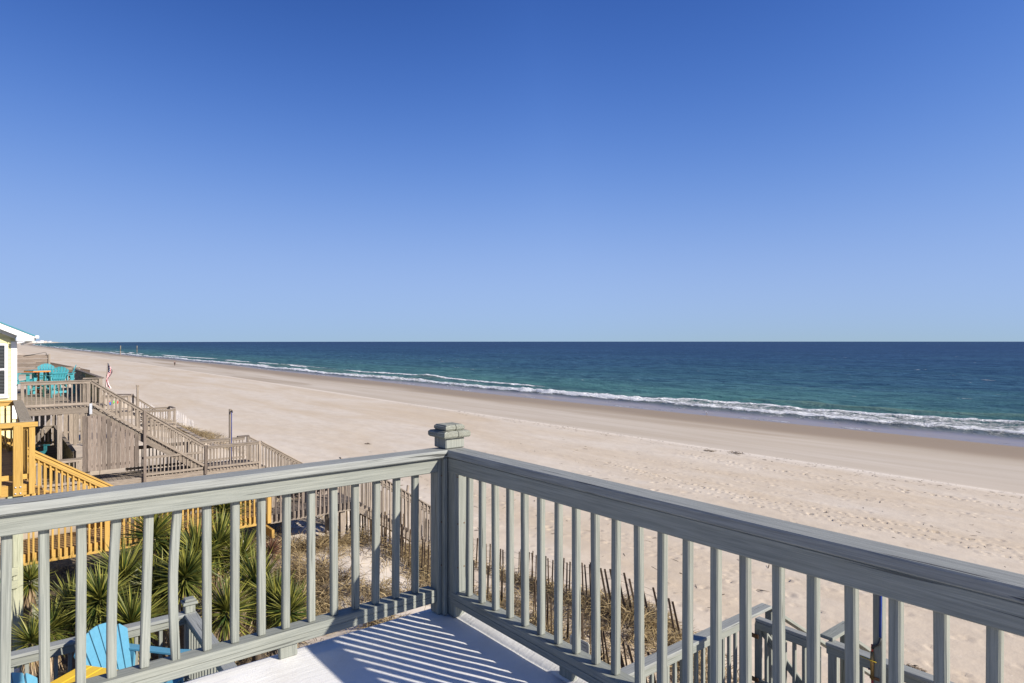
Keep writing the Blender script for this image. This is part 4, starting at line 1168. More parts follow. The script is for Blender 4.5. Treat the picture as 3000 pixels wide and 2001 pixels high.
# ------------------------------------------------------------------ chairs and tables
def adirondack(name, label, mat, seat=.60, group=None):
    """fan backed slat chair facing +x, built at the origin"""
    t = thing(name, label, 'chair', group=group)
    sf, sb = (.30, seat), (-.26, seat - .10)              # seat front and back edge (x, z)
    tall = seat > .45
    arm = seat + .24
    n = 6
    for i in range(n):
        a = i / (n - 1)
        x = sf[0] + (sb[0] - sf[0]) * a; z = sf[1] + (sb[1] - sf[1]) * a - .02 * math.sin(math.pi * a)
        board(t, 'seat_slat', (x, -.27, z), (x, .27, z), .092, .022, mat, (.17, 0, 1), .004)
    for s in (-1, 1):
        board(t, 'seat_rail', (.33, .255 * s, seat - .07), (-.40, .255 * s, seat - .20), .03, .10, mat)
        board(t, 'leg', (.27, .295 * s, 0), (.27, .295 * s, arm - .012), .13, .03, mat, (0, 1, 0))
        board(t, 'leg', (-.42, .295 * s, 0), (-.34, .295 * s, arm - .012), .11, .03, mat, (0, 1, 0))
        board(t, 'arm', (-.46, .325 * s, arm), (.20, .335 * s, arm), .10, .026, mat)
        link('arm_tip', prism([(.20, .335 * s - .05), (.34, .335 * s - .075), (.42, .335 * s - .05), (.44, .335 * s), (.42, .335 * s + .05), (.34, .335 * s + .075), (.20, .335 * s + .05)], .027, mat, 'arm_tip'), t, Matrix.Translation((0, 0, arm)))
        if tall:
            board(t, 'footrest_arm', (.27, .26 * s, .20), (.52, .26 * s, .24), .03, .08, mat)
    bl, tilt = .74, R(20)                                  # back slats, fanned
    d0 = Vector((-math.sin(tilt), 0, math.cos(tilt)))
    nb = 6
    for i in range(nb):
        a = (i - (nb - 1) / 2)
        L = bl - .019 * a * a
        w0, w1 = .062, .104
        y0, y1 = a * .074, a * .116
        out = [(0, -w0 / 2), (L - .014 * a - .008, -w1 / 2), (L - .013 * a, -w1 / 2 + .010), (L + .013 * a, w1 / 2 - .010), (L + .014 * a - .008, w1 / 2), (0, w0 / 2)]
        ang = math.atan2(y1 - y0, L)
        xa = (d0 * math.cos(ang) + Vector((0, 1, 0)) * math.sin(ang)).normalized()
        za = Vector((math.cos(tilt), 0, math.sin(tilt)))
        ya = za.cross(xa).normalized()
        link('back_slat', prism(out, .020, mat, 'back_slat'), t, mat_axes(xa, ya, xa.cross(ya), (-.245, y0, seat - .09)))
    for f, hw in ((.30, .23), (.62, .29)):
        c = Vector((-.27, 0, seat - .09)) + d0 * bl * f
        board(t, 'back_brace', c + Vector((0, -hw, 0)), c + Vector((0, hw, 0)), .022, .07, mat, d0)
    board(t, 'apron', (.30, -.28, seat - .06), (.30, .28, seat - .06), .025, .10, mat)
    if tall:
        for k in range(2):
            board(t, 'footrest_slat', (.44 + .09 * k, -.28, .285), (.44 + .09 * k, .28, .285), .08, .022, mat)
        board(t, 'stretcher', (-.36, -.28, .22), (-.36, .28, .22), .025, .09, mat)
    return t

cb = adirondack('adirondack_chair', 'tall sky blue slatted chair right of the yellow side table', M['blue'], .58, 'blue chairs on the lower deck')
cb.location = (1.18, 7.87, LZ); cb.rotation_euler = (0, 0, R(-52))
dup(cb, (.33, 7.17, LZ), R(-52), 'tall sky blue slatted chair left of the yellow table, cut by the frame corner')
ty = thing('side_table', 'yellow slatted side table with umbrella hole between two blue chairs', 'table')
for i in range(5):
    board(ty, 'tabletop_slat', (-.26 + .13 * i, -.30, .905), (-.26 + .13 * i, .30, .905), .126, .026, M['yellow'], c=.006)
for sx in (-1, 1):
    board(ty, 'apron', (-.27, .10 * sx, .86), (.27, .10 * sx, .86), .025, .06, M['yellow'])
    for sy_ in (-1, 1):
        board(ty, 'leg', (.24 * sx, .12 * sy_, 0), (.22 * sx, .08 * sy_, .89), .09, .03, M['yellow'], (0, 1, 0))
ring = [(.03 * math.cos(a * math.pi / 6), .03 * math.sin(a * math.pi / 6)) for a in range(12)]
V = [(x * 1.25, y * 1.25, .914) for x, y in ring] + [(x * 1.2, y * 1.2, .922) for x, y in ring] + [(x, y, .920) for x, y in ring] + [(x * .95, y * .95, .913) for x, y in ring]
F = [[k * 12 + i, k * 12 + (i + 1) % 12, k * 12 + 12 + (i + 1) % 12, k * 12 + 12 + i] for k in range(3) for i in range(12)]
link('hole_ring', mesh_from('hole_ring', [(x - .05, y - .02, z) for x, y, z in V], F, M['yellow'], True), ty, Matrix())
ty.location = (.68, 7.56, LZ); ty.rotation_euler = (0, 0, R(-52))

ct = adirondack('adirondack_chair', 'tall teal slatted chair left of the orange rimmed table, half behind the house corner', M['teal'], .66, 'teal chairs round the orange table')
ct.location = (1.02, 35.3, NZ); ct.rotation_euler = (0, 0, R(-22))
dup(ct, (2.0, 32.9, NZ), R(108), 'tall teal slatted chair nearest the deck railing with its back turned')
dup(ct, (2.38, 34.7, NZ), R(172), 'tall teal slatted chair with its fan back against the board parapet')
dup(ct, (1.85, 37.0, NZ), R(-100), 'tall teal slatted chair at the far side of the orange rimmed table')
th = thing('hexagonal_table', 'tall teal table with orange rim and orange legs among teal chairs', 'table')
hexa = [(.62 * math.cos(a * math.pi / 3), .62 * math.sin(a * math.pi / 3)) for a in range(6)]
link('tabletop', prism(hexa, .03, M['teal'], 'tabletop'), th, Matrix.Translation((0, 0, 1.03)))
for a in range(6):
    p, q = hexa[a], hexa[(a + 1) % 6]
    board(th, 'rim', (p[0], p[1], .995), (q[0], q[1], .995), .03, .055, M['orange'])
for a in range(4):
    c, s_ = math.cos(a * math.pi / 2 + .4), math.sin(a * math.pi / 2 + .4)
    board(th, 'leg', (.30 * c, .30 * s_, 0), (.24 * c, .24 * s_, .97), .11, .04, M['orange'] if a == 1 else M['teal'], (-s_, c, 0))
board(th, 'shelf', (-.25, 0, .4), (.25, 0, .4), .5, .03, M['teal'])
th.location = (1.66, 35.35, NZ)
co = adirondack('adirondack_chair', 'old dark teal low chair in the shade under the grey upper deck', M['teal_old'], .36, 'old teal chairs on the lower deck')
co.location = (1.35, 34.2, BZ); co.rotation_euler = (0, 0, R(-35))
dup(co, (.45, 32.4, BZ), R(-150), 'old dark teal low chair turned sideways beside the yellow pine post')

# ------------------------------------------------------------------ flag, sign, rope post
fx = thing('flag', 'american flag hanging limp from a leaning pole beyond the grey stairs', 'flag', (3.76, 32.8, H - 3))
pb, pt_ = Vector((3.55, 32.9, gz(3.6, 32.9))), Vector((3.84, 32.75, H - .92))
link('pole', tube_mesh([pb, pt_], .013, M['grey_wood']), fx, Matrix())
pd = (pb - pt_).normalized()
side = Vector((.72, -.69, 0))
nu, nv = 14, 22
V, F, mi = [], [], []
for j in range(nv + 1):
    v = j / nv
    for i in range(nu + 1):
        u = i / nu
        fold = .055 * math.sin(u * 9.5 + v * 3.2) * (.3 + .7 * v)
        across = (.05 + .20 * (.55 + .45 * math.sin(v * 7.0 + .4))) * u
        p = pt_ + pd * (.0 + 1.0 * v + .25 * u * (1 - .6 * v)) + side * (across + .015) + Vector((side.y * -1, side.x, 0)) * fold
        V.append(p)
for j in range(nv):
    for i in range(nu):
        a = j * (nu + 1) + i
        F.append([a, a + 1, a + nu + 2, a + nu + 1])
        canton = (j < 7 and i < 8)
        if canton: mi.append(3 if (i % 2 == 1 and j % 2 == 1) else 2)
        else: mi.append(0 if i % 2 == 0 else 1)
me = mesh_from('cloth', V, F, [M['red'], M['cloth_white'], M['navy'], M['cloth_white']], True)
me.polygons.foreach_set('material_index', mi)
link('cloth', me, fx, Matrix())

sg = thing('dune_sign', 'small faded sign on a post asking people to keep off the dunes', 'sign', (6.55, 6.45, 5))
q, dd = (1708 - 1500) / 1902, 9.0
gx, gy = dd * (.624 + .781 * q), dd * (.781 - .624 * q)
zs = H - 885 / 1902 * dd
W2, Hh2 = .19, .17
out = []
for cx, cy, a0 in ((W2 - .03, Hh2 - .03, 0), (-W2 + .03, Hh2 - .03, 1), (-W2 + .03, -Hh2 + .03, 2), (W2 - .03, -Hh2 + .03, 3)):
    for k in range(4):
        a = (a0 + k / 3) * math.pi / 2
        out.append((cx + .03 * math.cos(a), cy + .03 * math.sin(a)))
ctr = Vector((gx, gy + .07, zs - Hh2 + .045))
mw = mat_axes((0, -1, 0), (0, 0, 1), (-1, 0, 0), ctr)
link('plate', prism(out, .006, M['sign_face'], 'plate'), sg, mw)
def rect_ring(w, h, t, mat):
    V = [(-w, -h, 0), (w, -h, 0), (w, h, 0), (-w, h, 0), (-w + t, -h + t, 0), (w - t, -h + t, 0), (w - t, h - t, 0), (-w + t, h - t, 0)]
    return mesh_from('border', V, [[0, 1, 5, 4], [1, 2, 6, 5], [2, 3, 7, 6], [3, 0, 4, 7]], mat)
link('border', rect_ring(W2 - .035, Hh2 - .035, .007, M['ink']), sg, mw @ Matrix.Translation((0, 0, .0045)))
def text(parent, s, size, loc, mat, mw):
    cu = bpy.data.curves.new('lettering', 'FONT')
    cu.body = s; cu.size = size; cu.align_x = 'CENTER'; cu.align_y = 'CENTER'
    tmp = bpy.data.objects.new('lettering', cu)
    me = bpy.data.meshes.new_from_object(tmp)
    bpy.data.objects.remove(tmp)
    me.materials.clear(); me.materials.append(mat)
    return link('lettering', me, parent, mw @ Matrix.Translation(loc))
text(sg, 'KEEP OFF THE', .042, (0, .085, .0045), M['ink'], mw)
text(sg, 'DUNES', .088, (0, .0, .0045), M['ink'], mw)
post(sg, gx + .035, gy + .07, gz(gx, gy) - .3, zs - .02, .05, GW)

rp = thing('rope_post', 'leaning grey beach post with a slack rope tied to it', 'post', (14.9, 26.5, 2.5))
post(rp, 14.85, 26.6, gz(14.9, 26.5) - .3, H - 422 / 1902 * 30, .09, GW, lean=(.16, -.10))
V0, V1 = Vector((14.95, 26.55, H - 500 / 1902 * 30)), Vector((13.75, 26.8, H - 535 / 1902 * 29.2))
link('rope', tube_mesh([V0 + (V1 - V0) * (i / 8) - Vector((0, 0, .22 * math.sin(math.pi * i / 8))) for i in range(9)], .012, M['rope']), rp, Matrix())
rp2 = thing('short_post', 'short dark post on the beach left of the rope post', 'post', (14, 27, 2.5))
post(rp2, 13.75, 26.85, gz(13.75, 26.9) - .2, H - 443 / 1902 * 29.2, .12, GB)

# ------------------------------------------------------------------ sand fences
def sand_fence(name, label, pts, pitch, mat, hgt=1.22, lean_f=None, post_every=2.6, wires=True):
    f = thing(name, label, 'fence', (pts[0][0], pts[0][1], gz(*pts[0])))
    P = [Vector((p[0], p[1])) for p in pts]
    acc, tops = 0.0, []
    for a, b in zip(P, P[1:]):
        L = (b - a).length; n = max(1, int(L / pitch))
        for k in range(n):
            t = (k + random.uniform(-.2, .2)) / n
            p = a + (b - a) * t
            if random.random() < .05: continue
            d = (b - a) / L
            nrm = Vector((-d.y, d.x))
            lx = lean_f(acc + L * t) if lean_f else 0
            z0 = gz(p.x, p.y) - .12
            hh = hgt * random.uniform(.93, 1.03)
            al, ac = random.gauss(0, .02) + lx, random.gauss(.02, .03)
            q = Vector((p.x + d.x * al + nrm.x * ac, p.y + d.y * al + nrm.y * ac, z0 + hh))
            board(f, 'picket', (p.x, p.y, z0), q, .05, .012, mat, (nrm.x, nrm.y, 0), .002)
            tops.append((Vector((p.x, p.y, z0)), q))
        acc += L
    if wires:
        for fr in (.22, .5, .78, .93):
            link('wire', tube_mesh([a + (b - a) * fr + Vector((0, 0, .01 * math.sin(i))) for i, (a, b) in enumerate(tops)], .004, M['wire'], 3), f, Matrix())
    return f
sand_fence('sand_fence', 'weathered picket sand fence farther from the balcony along the toe of the dune',
           [(11.9, 20.5), (11.3, 18.6), (12.0, 16.3), (12.15, 15.0), (11.7, 13.2), (11.6, 12.0), (11.5, 10.9), (12.1, 9.9), (12.45, 9.1)], .135, M['picket'], hgt=1.08,
           lean_f=lambda t: -.24 * float(sstep(8.2, 10.2, t)))
sand_fence('sand_fence', 'weathered picket sand fence nearest the balcony, running through the dune grass',
           [(8.9, 19.6), (8.6, 17.2), (8.75, 15.3), (9.2, 13.2), (9.45, 12.2), (9.9, 11.6), (9.45, 10.2), (9.85, 9.7), (9.15, 8.6), (9.0, 7.7), (9.25, 7.1)], .13, M['picket'], hgt=1.12,
           lean_f=lambda t: -.30 * float(sstep(10.6, 12.0, t)))
sand_fence('sand_fence', 'bleached pale sand fence out on the beach beyond the grey stairs',
           [(13.2, 59.5), (13.0, 63), (12.6, 67), (12.4, 72), (12.2, 80)], .17, M['pale_picket'], hgt=1.25, wires=False)
sand_fence('sand_fence', 'short picket fence under the grey walkway stairs', [(8.5, 20.0), (9.6, 19.6), (10.9, 19.3)], .12, M['picket'], hgt=1.2, wires=False)

# ------------------------------------------------------------------ yuccas
def blades_mesh(name, roots, dirs, lens, wid, droop, tint, mat, segs=3, fold=False):
    """many thin curved leaves as one mesh"""
    n = len(roots)
    up = np.array([0, 0, 1.0])
    d = dirs / np.linalg.norm(dirs, axis=1, keepdims=True)
    sd = np.cross(d, up); ln = np.linalg.norm(sd, axis=1, keepdims=True)
    rnd = rng.normal(size=(n, 3)); rnd -= d * np.sum(rnd * d, 1, keepdims=True)
    sd = np.where(ln < .15, rnd, sd) + .35 * rnd
    sd /= np.linalg.norm(sd, axis=1, keepdims=True)
    V = np.zeros((n, segs + 1, 2, 3)); p = roots.copy(); cur = d.copy()
    prof = [.65, 1.0, .75, 0.06] if segs == 3 else list(np.linspace(1, .08, segs + 1))
    for k in range(segs + 1):
        w = (wid * prof[k])[:, None]
        V[:, k, 0] = p - sd * w / 2; V[:, k, 1] = p + sd * w / 2
        p = p + cur * (lens / segs)[:, None]
        cur = cur - up * droop[:, None]; cur /= np.linalg.norm(cur, axis=1, keepdims=True)
    co = V.reshape(-1, 3)
    b = (np.arange(n) * (segs + 1) * 2)[:, None]
    q = np.concatenate([b + 2 * k + np.array([[0, 1, 3, 2]]) for k in range(segs)], 0)
    me = bpy.data.meshes.new(name)
    me.vertices.add(len(co)); me.vertices.foreach_set('co', co.astype(np.float32).ravel())
    me.loops.add(q.size); me.loops.foreach_set('vertex_index', q.ravel().astype(np.int32))
    me.polygons.add(len(q))
    me.polygons.foreach_set('loop_start', np.arange(0, q.size, 4, dtype=np.int32))
    me.polygons.foreach_set('loop_total', np.full(len(q), 4, np.int32))
    me.materials.append(mat)
    a = me.attributes.new('tint', 'FLOAT', 'POINT')
    tv = np.repeat(tint[:, None], (segs + 1) * 2, 1)
    tv = tv + np.repeat(np.linspace(-.12, .2, segs + 1), 2)[None, :]
    a.data.foreach_set('value', np.clip(tv, 0, 1).astype(np.float32).ravel())
    me.update(calc_edges=True); me.validate()
    return me

def crown_mesh(n, mat, lo=-.75):
    z = rng.uniform(lo, 1.0, n); a = rng.uniform(0, 2 * math.pi, n)
    z = np.where(rng.random(n) < .3, rng.uniform(.2, 1, n), z)
    r = np.sqrt(np.clip(1 - z * z, 0, 1))
    d = np.stack([r * np.cos(a), r * np.sin(a), z], 1)
    roots = d * .04 + np.stack([np.zeros(n), np.zeros(n), z * .10], 1)
    lens = rng.uniform(.42, .78, n) * (1 - .15 * (z < -.3))
    return blades_mesh('leaf_crown', roots, d, lens, rng.uniform(.020, .034, n), rng.uniform(.0, .16, n) , np.clip(rng.normal(.36, .34, n) + .2 * (z < -.4) * rng.random(n), 0, 1), mat)
crowns = [crown_mesh(400, M['yucca']) for _ in range(3)]
crown_red = crown_mesh(170, M['yucca_red'], -.2)
def skirt_mesh():
    n = 70
    a = rng.uniform(0, 2 * math.pi, n)
    d = np.stack([.35 * np.cos(a), .35 * np.sin(a), -np.ones(n)], 1)
    roots = np.stack([.05 * np.cos(a), .05 * np.sin(a), rng.uniform(-.3, 0, n)], 1)
    return blades_mesh('dead_skirt', roots, d, rng.uniform(.3, .55, n), rng.uniform(.02, .04, n), rng.uniform(0, .2, n), rng.random(n), M['yucca_dead'])
skirts = [skirt_mesh() for _ in range(2)]
YU = [  # photo x, y of the crown's heart, distance, size, label
    (365, 1701, 11.8, 1.0, 'big yucca with pale heart and yellow skirt, right of the small trunked one'),
    (449, 1579, 13.2, 1.05, 'tall dark green yucca against the pine walkway, highest of the left clump'),
    (575, 1640, 12.4, 1.0, 'yucca leaning right in the middle of the clump, yellowing underneath'),
    (634, 1610, 12.8, 1.0, 'tall full yucca standing left of the grey dune grass'),
    (653, 1502, 14.6, .95, 'tallest yucca poking up in front of the pine walkway balusters'),
    (748, 1727, 11.4, .92, 'round yucca at the right end of the clump beside dry grass'),
    (663, 1800, 10.3, .85, 'low yucca right of the capped corner post of the lower deck'),
    (806, 1775, 10.9, .80, 'small yucca low down in front of the dry grass'),
    (848, 1800, 10.6, .72, 'small spiky yucca nearest the balcony floor edge'),
    (291, 1765, 10.4, .80, 'upright yucca behind the blue chair back'),
    (205, 1790, 10.9, .85, 'low spreading yucca left of the blue chair'),
    (87, 1706, 11.9, .55, 'small trunked yucca with long dead skirt beside the green pile'),
    (90, 1885, 9.7, .55, 'little yucca sprouting behind the lower deck railing at far left'),
    (540, 1700, 11.0, .9, 'deep green yucca low in the shade of the clump'),
    (470, 1745, 11.3, .95, 'shaded yucca between the pale hearted one and the corner post'),
    (380, 1840, 10.2, .85, 'yucca just behind the lower deck rail with drooping leaves'),
    (500, 1640, 13.4, 1.0, 'dark yucca filling the back of the clump'),
    (700, 1650, 13.0, .85, 'yucca partly hidden behind the round right hand one'),
    (150, 1850, 10.2, .7, 'low yucca behind the deck rail left of the blue chair'),
    (790, 1622, 13.4, .55, 'reddish young yucca at the edge of the dry grass'),
]
for i, (px, py, dd, sc, lab) in enumerate(YU):
    q = (px - 1500) / 1902
    x, y, z = dd * (.6242 + .7813 * q), dd * (.7813 - .6242 * q), H - (py - 1000) / 1902 * dd
    g = gz(x, y)
    t = thing('yucca', lab, 'yucca', (x, y, g))
    z = max(z, g + .25)
    e = Euler((random.uniform(-.25, .25), random.uniform(-.25, .25), random.uniform(0, 6)))
    m = Matrix.Translation((x, y, z)) @ e.to_matrix().to_4x4() @ Matrix.Scale(sc, 4)
    link('leaf_crown', crown_red if i == 19 else crowns[i % 3], t, m)
    link('trunk', tube_mesh([(x + random.uniform(-.1, .1), y + random.uniform(-.1, .1), g - .1), (x + random.uniform(-.05, .05), y, g + (z - g) * .5), (x, y, z)], [.085, .07, .055], M['trunk'], 7), t, Matrix())
    if i != 19:
        link('dead_skirt', skirts[i % 2], t, Matrix.Translation((x, y, z - .05)) @ Matrix.Rotation(i * 1.3, 4, 'Z') @ Matrix.Scale(sc * 1.1, 4))

# ------------------------------------------------------------------ dune grass, litter, wrack
def scatter(n, x0, x1, y0, y1, boost=1.0, fn=None):
    x = rng.uniform(x0, x1, n); y = rng.uniform(y0, y1, n)
    dens = (fn or veg_density)(x, y) * boost
    k = rng.random(n) < dens
    return x[k], y[k]
def grass_mesh(name, x, y, l0, l1, w0, w1, flat=.55):
    n = len(x)
    clump = 2 * math.pi * fbm(x / .45, y / .45, 201, 2) * 2.2
    a = clump + rng.normal(0, .75, n)
    up = np.clip(rng.normal(flat, .35, n), .05, 1.6)
    d = np.stack([np.cos(a), np.sin(a), up], 1)
    z = ground(x, y)
    tint = np.clip(.15 + .8 * fbm(x / .5, y / .5, 205, 2) + rng.normal(-.1, .33, n), 0, 1)
    return blades_mesh(name, np.stack([x, y, z - .01 + rng.uniform(0, .16, n)], 1), d, rng.uniform(l0, l1, n), rng.uniform(w0, w1, n), rng.uniform(.22, .75, n), tint, M['grass'], 3)
gx1, gy1 = scatter(95000, 2, 13.6, 5.5, 18)
gr1 = link('dune_grass', grass_mesh('dune_grass', gx1, gy1, .28, .62, .011, .022))
tag(gr1, 'matted dry straw coloured dune grass below the balcony', 'grass', kind='stuff')
gx2, gy2 = scatter(26000, 4, 14, 16, 26, .9)
gx3, gy3 = scatter(30000, 9, 15, 44, 66, .8)
gr2 = link('beach_grass', grass_mesh('beach_grass', np.r_[gx2, gx3], np.r_[gy2, gy3], .35, .75, .010, .020, .9))
tag(gr2, 'tufts of dry grass along the foot of the dune', 'grass', kind='stuff')
gx4, gy4 = scatter(30000, -3, 5.2, 8.2, 22, .8, lambda x, y: .8 * (1 - sstep(4.0, 5.2, x)))
li = link('dead_litter', grass_mesh('dead_litter', gx4, gy4, .2, .5, .008, .02, .15))
li.data.materials.clear(); li.data.materials.append(leaf_mat('dead_litter', (0.05, 0.038, 0.025), (0.17, 0.125, 0.08)))
tag(li, 'dead leaves and twigs matted under the yuccas', 'litter', kind='stuff')
# tall bare seed stems
n = 260
sx_, sy__ = scatter(1600, 3, 13, 6, 18)
sx_, sy__ = sx_[:n], sy__[:n]
d = np.stack([rng.normal(0, .22, len(sx_)), rng.normal(0, .22, len(sx_)), np.ones(len(sx_))], 1)
sm = blades_mesh('seed_stems', np.stack([sx_, sy__, ground(sx_, sy__)], 1), d, rng.uniform(.6, 1.15, len(sx_)), np.full(len(sx_), .009), rng.uniform(0, .12, len(sx_)), rng.uniform(.3, .9, len(sx_)), M['grass'], 3)
tag(link('seed_stems', sm), 'thin bare seed stems standing above the dune grass', 'grass', kind='stuff')

def twig_mesh(n, x0, x1, y0, y1, lmin, lmax):
    x = rng.uniform(x0, x1, n); y = rng.uniform(y0, y1, n)
    a = rng.uniform(0, 6.28, n)
    d = np.stack([np.cos(a), np.sin(a), rng.uniform(-.05, .12, n)], 1)
    return np.stack([x, y, ground(x, y) + .012], 1), d, rng.uniform(lmin, lmax, n)
r1, d1, l1 = twig_mesh(420, 14, 46, 2, 46, .12, .5)
r2, d2_, l2 = twig_mesh(700, 46.5, 49.4, 3, 90, .1, .4)
rr = np.r_[r1, r2]; n = len(rr)
wk = blades_mesh('wrack', rr, np.r_[d1, d2_], np.r_[l1, l2], rng.uniform(.015, .045, n), rng.uniform(-.05, .12, n), rng.uniform(0, .4, n), leaf_mat('dry_wrack', (0.10, 0.075, 0.05), (0.36, 0.28, 0.19)), 3)
tag(link('beach_wrack', wk), 'scattered twigs and dry seaweed on the sand', 'wrack', kind='stuff')
for (px, py, rad, lab) in ((2155, 1327, .6, 'heap of dry brown seaweed in the middle of the beach'), (2078, 1321, .4, 'low scrap of tan seaweed left of the larger heap'), (2675, 1962, .22, 'tuft of dry straw lying on the sand beyond the walkway rail'),
                          (1078, 1300, .3, 'small dark heap of seaweed behind the corner post')):
    rz = 8.7
    for _ in range(6):
        dd = rz * 1902 / (py - 1000); q = (px - 1500) / 1902
        x, y = dd * (.6242 + .7813 * q), dd * (.7813 - .6242 * q); rz = H - gz(x, y)
    n = 80
    rad_ = rng.random(n) ** .6 * rad; a = rng.uniform(0, 6.28, n); b = rng.uniform(0, 6.28, n)
    xx, yy = x + rad_ * np.cos(a) * .8, y + rad_ * np.sin(a) * 1.3
    me = blades_mesh('seaweed', np.stack([xx, yy, ground(xx, yy) + rng.uniform(.0, .14, n) * (1 - rad_ / rad)], 1), np.stack([np.cos(b), np.sin(b), rng.uniform(0, .5, n)], 1), rng.uniform(.15, .45, n) * min(1, rad * 1.6),
                     rng.uniform(.02, .06, n), rng.uniform(.1, .5, n), rng.uniform(0, .8, n), bpy.data.materials['dry_wrack'])
    tag(link('seaweed_heap', me), lab, 'seaweed')

# ------------------------------------------------------------------ walker, gulls, marker piles, far houses
def skin_body(name, verts, edges, radii, mat, parent, mw):
    me = bpy.data.meshes.new(name)
    me.from_pydata(verts, edges, [])
    o = bpy.data.objects.new(name, me); COL.objects.link(o)
    sk = o.modifiers.new('skin', 'SKIN'); sk.use_smooth_shade = True
    for i, r in enumerate(radii):
        me.skin_vertices[0].data[i].radius = (r, r)
        me.skin_vertices[0].data[i].use_root = (i == 0)
    ss = o.modifiers.new('sub', 'SUBSURF'); ss.levels = 1; ss.render_levels = 1
    dg = bpy.context.evaluated_depsgraph_get()
    out = bpy.data.meshes.new_from_object(o.evaluated_get(dg))
    bpy.data.objects.remove(o)
    out.materials.clear(); out.materials.append(mat)
    out.polygons.foreach_set('use_smooth', [True] * len(out.polygons))
    return link(name, out, parent, mw)
q = (511.6 - 1500) / 1902
dd = 262.0
px_, py_ = dd * (.6242 + .7813 * q), dd * (.7813 - .6242 * q)
pz_ = gz(px_, py_)
pe = thing('person', 'person in dark jacket walking alone far along the beach', 'person', (px_, py_, pz_))
mw = Matrix.Translation((px_, py_, pz_)) @ Matrix.Rotation(R(-100), 4, 'Z')
skin_body('body', [(0, 0, .92), (0, 0, 1.2), (0, 0, 1.42), (0, 0, 1.52), (.02, 0, 1.62), (.01, 0, 1.74), (.03, .10, .88), (.16, .11, .50), (.08, .11, .08), (.24, .11, .04),
                   (-.03, -.10, .88), (-.10, -.11, .50), (-.30, -.11, .10), (-.16, -.11, .04), (0, .20, 1.40), (-.08, .27, 1.12), (.08, .30, .90), (0, -.20, 1.40), (.10, -.27, 1.13), (.25, -.24, .95)],
          [(0, 1), (1, 2), (2, 3), (3, 4), (4, 5), (0, 6), (6, 7), (7, 8), (8, 9), (0, 10), (10, 11), (11, 12), (12, 13), (2, 14), (14, 15), (15, 16), (2, 17), (17, 18), (18, 19)],
          [.15, .16, .16, .06, .10, .085, .10, .07, .05, .04, .10, .07, .05, .04, .07, .05, .04, .07, .05, .04], M['skin'], pe, mw)
skin_body('jacket', [(0, 0, .86), (0, 0, 1.2), (0, 0, 1.43), (0, .21, 1.40), (-.08, .275, 1.12), (.05, .30, .95), (0, -.21, 1.40), (.10, -.275, 1.13), (.22, -.25, .99)],
          [(0, 1), (1, 2), (2, 3), (3, 4), (4, 5), (2, 6), (6, 7), (7, 8)], [.185, .19, .19, .09, .075, .065, .09, .075, .065], M['jacket'], pe, mw)
skin_body('trousers', [(0, 0, .92), (.03, .10, .86), (.16, .11, .50), (.08, .11, .12), (-.03, -.10, .86), (-.10, -.11, .50), (-.30, -.11, .14)],
          [(0, 1), (1, 2), (2, 3), (0, 4), (4, 5), (5, 6)], [.165, .115, .085, .065, .115, .085, .065], M['trousers'], pe, mw)
skin_body('hair', [(-.01, 0, 1.70), (-.015, 0, 1.77)], [(0, 1)], [.105, .09], M['black'], pe, mw)

def gull(lab, x, y, z, rot, group='gulls by the water'):
    g = thing('gull', lab, 'gull', (x, y, z), group=group)
    mw = Matrix.Translation((x, y, z)) @ Matrix.Rotation(rot, 4, 'Z')
    skin_body('body', [(0, 0, .20), (.12, 0, .24), (.20, 0, .34), (.25, 0, .37), (-.14, 0, .20), (-.30, 0, .21)], [(0, 1), (1, 2), (2, 3), (0, 4), (4, 5)], [.085, .07, .04, .045, .06, .015], M['cloth_white'], g, mw)
    for s_ in (-1, 1):
        link('wing', prism([(.10, -.03), (.06, .04), (-.18, .03), (-.36, -.01), (-.16, -.05)], .015, M['gull_grey'], 'wing'), g, mw @ mat_axes((1, 0, .05), (0, 0, 1), (0, -1, 0), (0, .08 * s_, .24)))
        link('leg', tube_mesh([(0, .03 * s_, .14), (.0, .03 * s_, 0)], .008, M['orange'], 4), g, mw)
    link('beak', tube_mesh([(.285, 0, .37), (.35, 0, .355)], [.014, .004], M['orange'], 5), g, mw)
    return g
def on_beach(px, py):
    rz = 10.2
    for _ in range(8):
        dd = rz * 1902 / (py - 1000); q = (px - 1500) / 1902
        x, y = dd * (.6242 + .7813 * q), dd * (.7813 - .6242 * q); rz = H - max(gz(x, y), 0.0)
    return x, y, H - rz
x, y, z = on_beach(2070, 1213)
g0 = gull('gull standing alone in the shallow wash at the middle of the shore', x, y, z, 1.2)
for i in range(14):
    x, y, z = on_beach(338 + 4.2 * i + random.uniform(-2, 2), 1038.5 + .22 * i + random.uniform(-.4, .6))
    dup(g0, (x, y, z), random.uniform(0, 6), 'gull in the flock resting on wet sand near the marker piles')
PM = M['grey_wood']
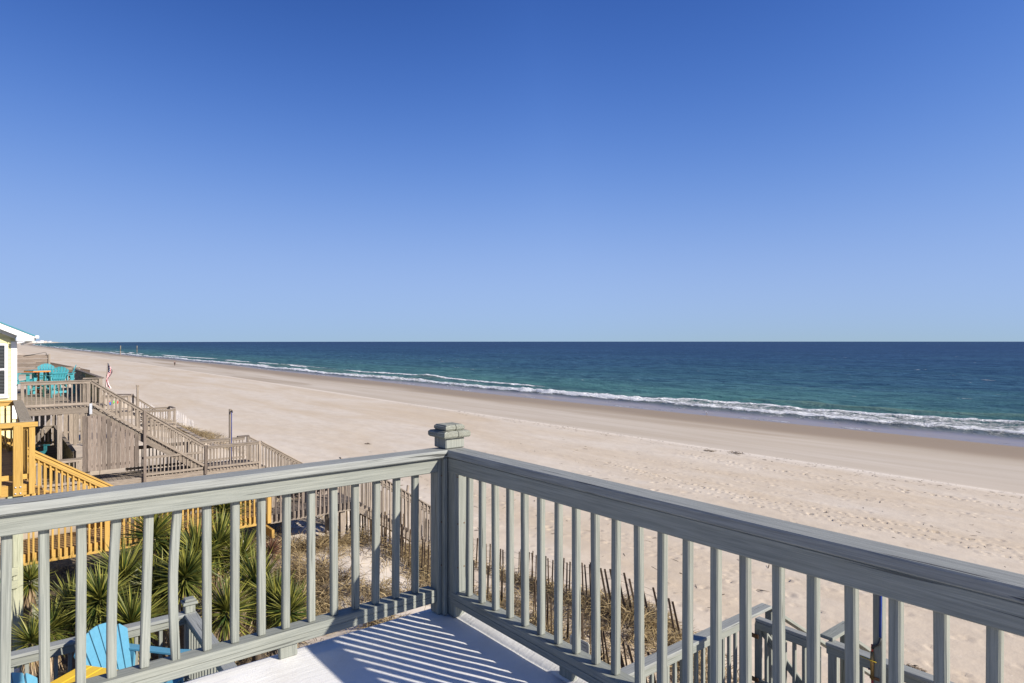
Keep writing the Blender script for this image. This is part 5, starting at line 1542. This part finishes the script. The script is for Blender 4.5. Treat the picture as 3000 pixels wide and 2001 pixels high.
for px, py, top, lab in ((352.5, 1039.5, 1012, 'nearer of two timber marker piles standing in the surf'), (401, 1032, 1012, 'farther timber marker pile standing in deeper water')):
    dd = H * 1902 / (py - 1000); q = (px - 1500) / 1902
    x, y = dd * (.6242 + .7813 * q), dd * (.7813 - .6242 * q)
    zt = H - (top - 1000) / 1902 * dd
    t = thing('marker_pile', lab, 'pile', (x, y, 0))
    link('shaft', tube_mesh([(x, y, -2.5), (x, y, zt * .5)], [.42, .36], M['grey_board'], 8), t, Matrix())
    link('upper_shaft', tube_mesh([(x, y, zt * .5), (x + .1, y, zt)], [.36, .28], M['pine_grey'], 8), t, Matrix())
    link('collar', tube_mesh([(x, y, zt * .5 - .2), (x, y, zt * .5 + .2)], .46, M['black'], 8), t, Matrix())

fm = [plain_mat('far_house_%s' % n, c, .7, .2) for n, c in (('white', (.62, .64, .68)), ('cream', (.55, .50, .44)), ('blue', (.36, .42, .50)), ('grey', (.42, .42, .45)))]
fr_ = plain_mat('far_roof', (.25, .27, .32), .7, .2)
def house_mesh(w, dp, h, rh, mi):
    V = [(-w, -dp, 0), (w, -dp, 0), (w, dp, 0), (-w, dp, 0), (-w, -dp, h), (w, -dp, h), (w, dp, h), (-w, dp, h)]
    wall = mesh_from('wall', V, [[0, 1, 5, 4], [1, 2, 6, 5], [2, 3, 7, 6], [3, 0, 4, 7]], fm[mi])
    e = 1.08
    V2 = [(-w * e, -dp * e, h), (w * e, -dp * e, h), (w * e, dp * e, h), (-w * e, dp * e, h), (-w * e, 0, h + rh), (w * e, 0, h + rh)]
    return wall, mesh_from('roof', V2, [[0, 1, 5, 4], [2, 3, 4, 5], [1, 2, 5], [3, 0, 4], [3, 2, 1, 0]], fr_)
protos = [house_mesh(8, 6, 8, 3, 0), house_mesh(10, 6, 10, 3.5, 1), house_mesh(6, 5, 7, 3, 2), house_mesh(14, 8, 12, 3, 0), house_mesh(9, 7, 9, 3, 3)]
for i in range(46):
    yy = 2300 + (4500 / 45) * i + random.uniform(-30, 30)
    xx = float(coast(yy)) + random.uniform(-6, 22)
    zz = gz(xx, yy)
    h = thing('beach_house', 'tiny pale beach house in the row along the distant shore', 'house', (xx, yy, zz - .5), random.uniform(-.3, .3), 'far row of beach houses')
    wl_, rf_ = protos[random.randrange(5)]
    link('wall', wl_, h); link('roof', rf_, h)
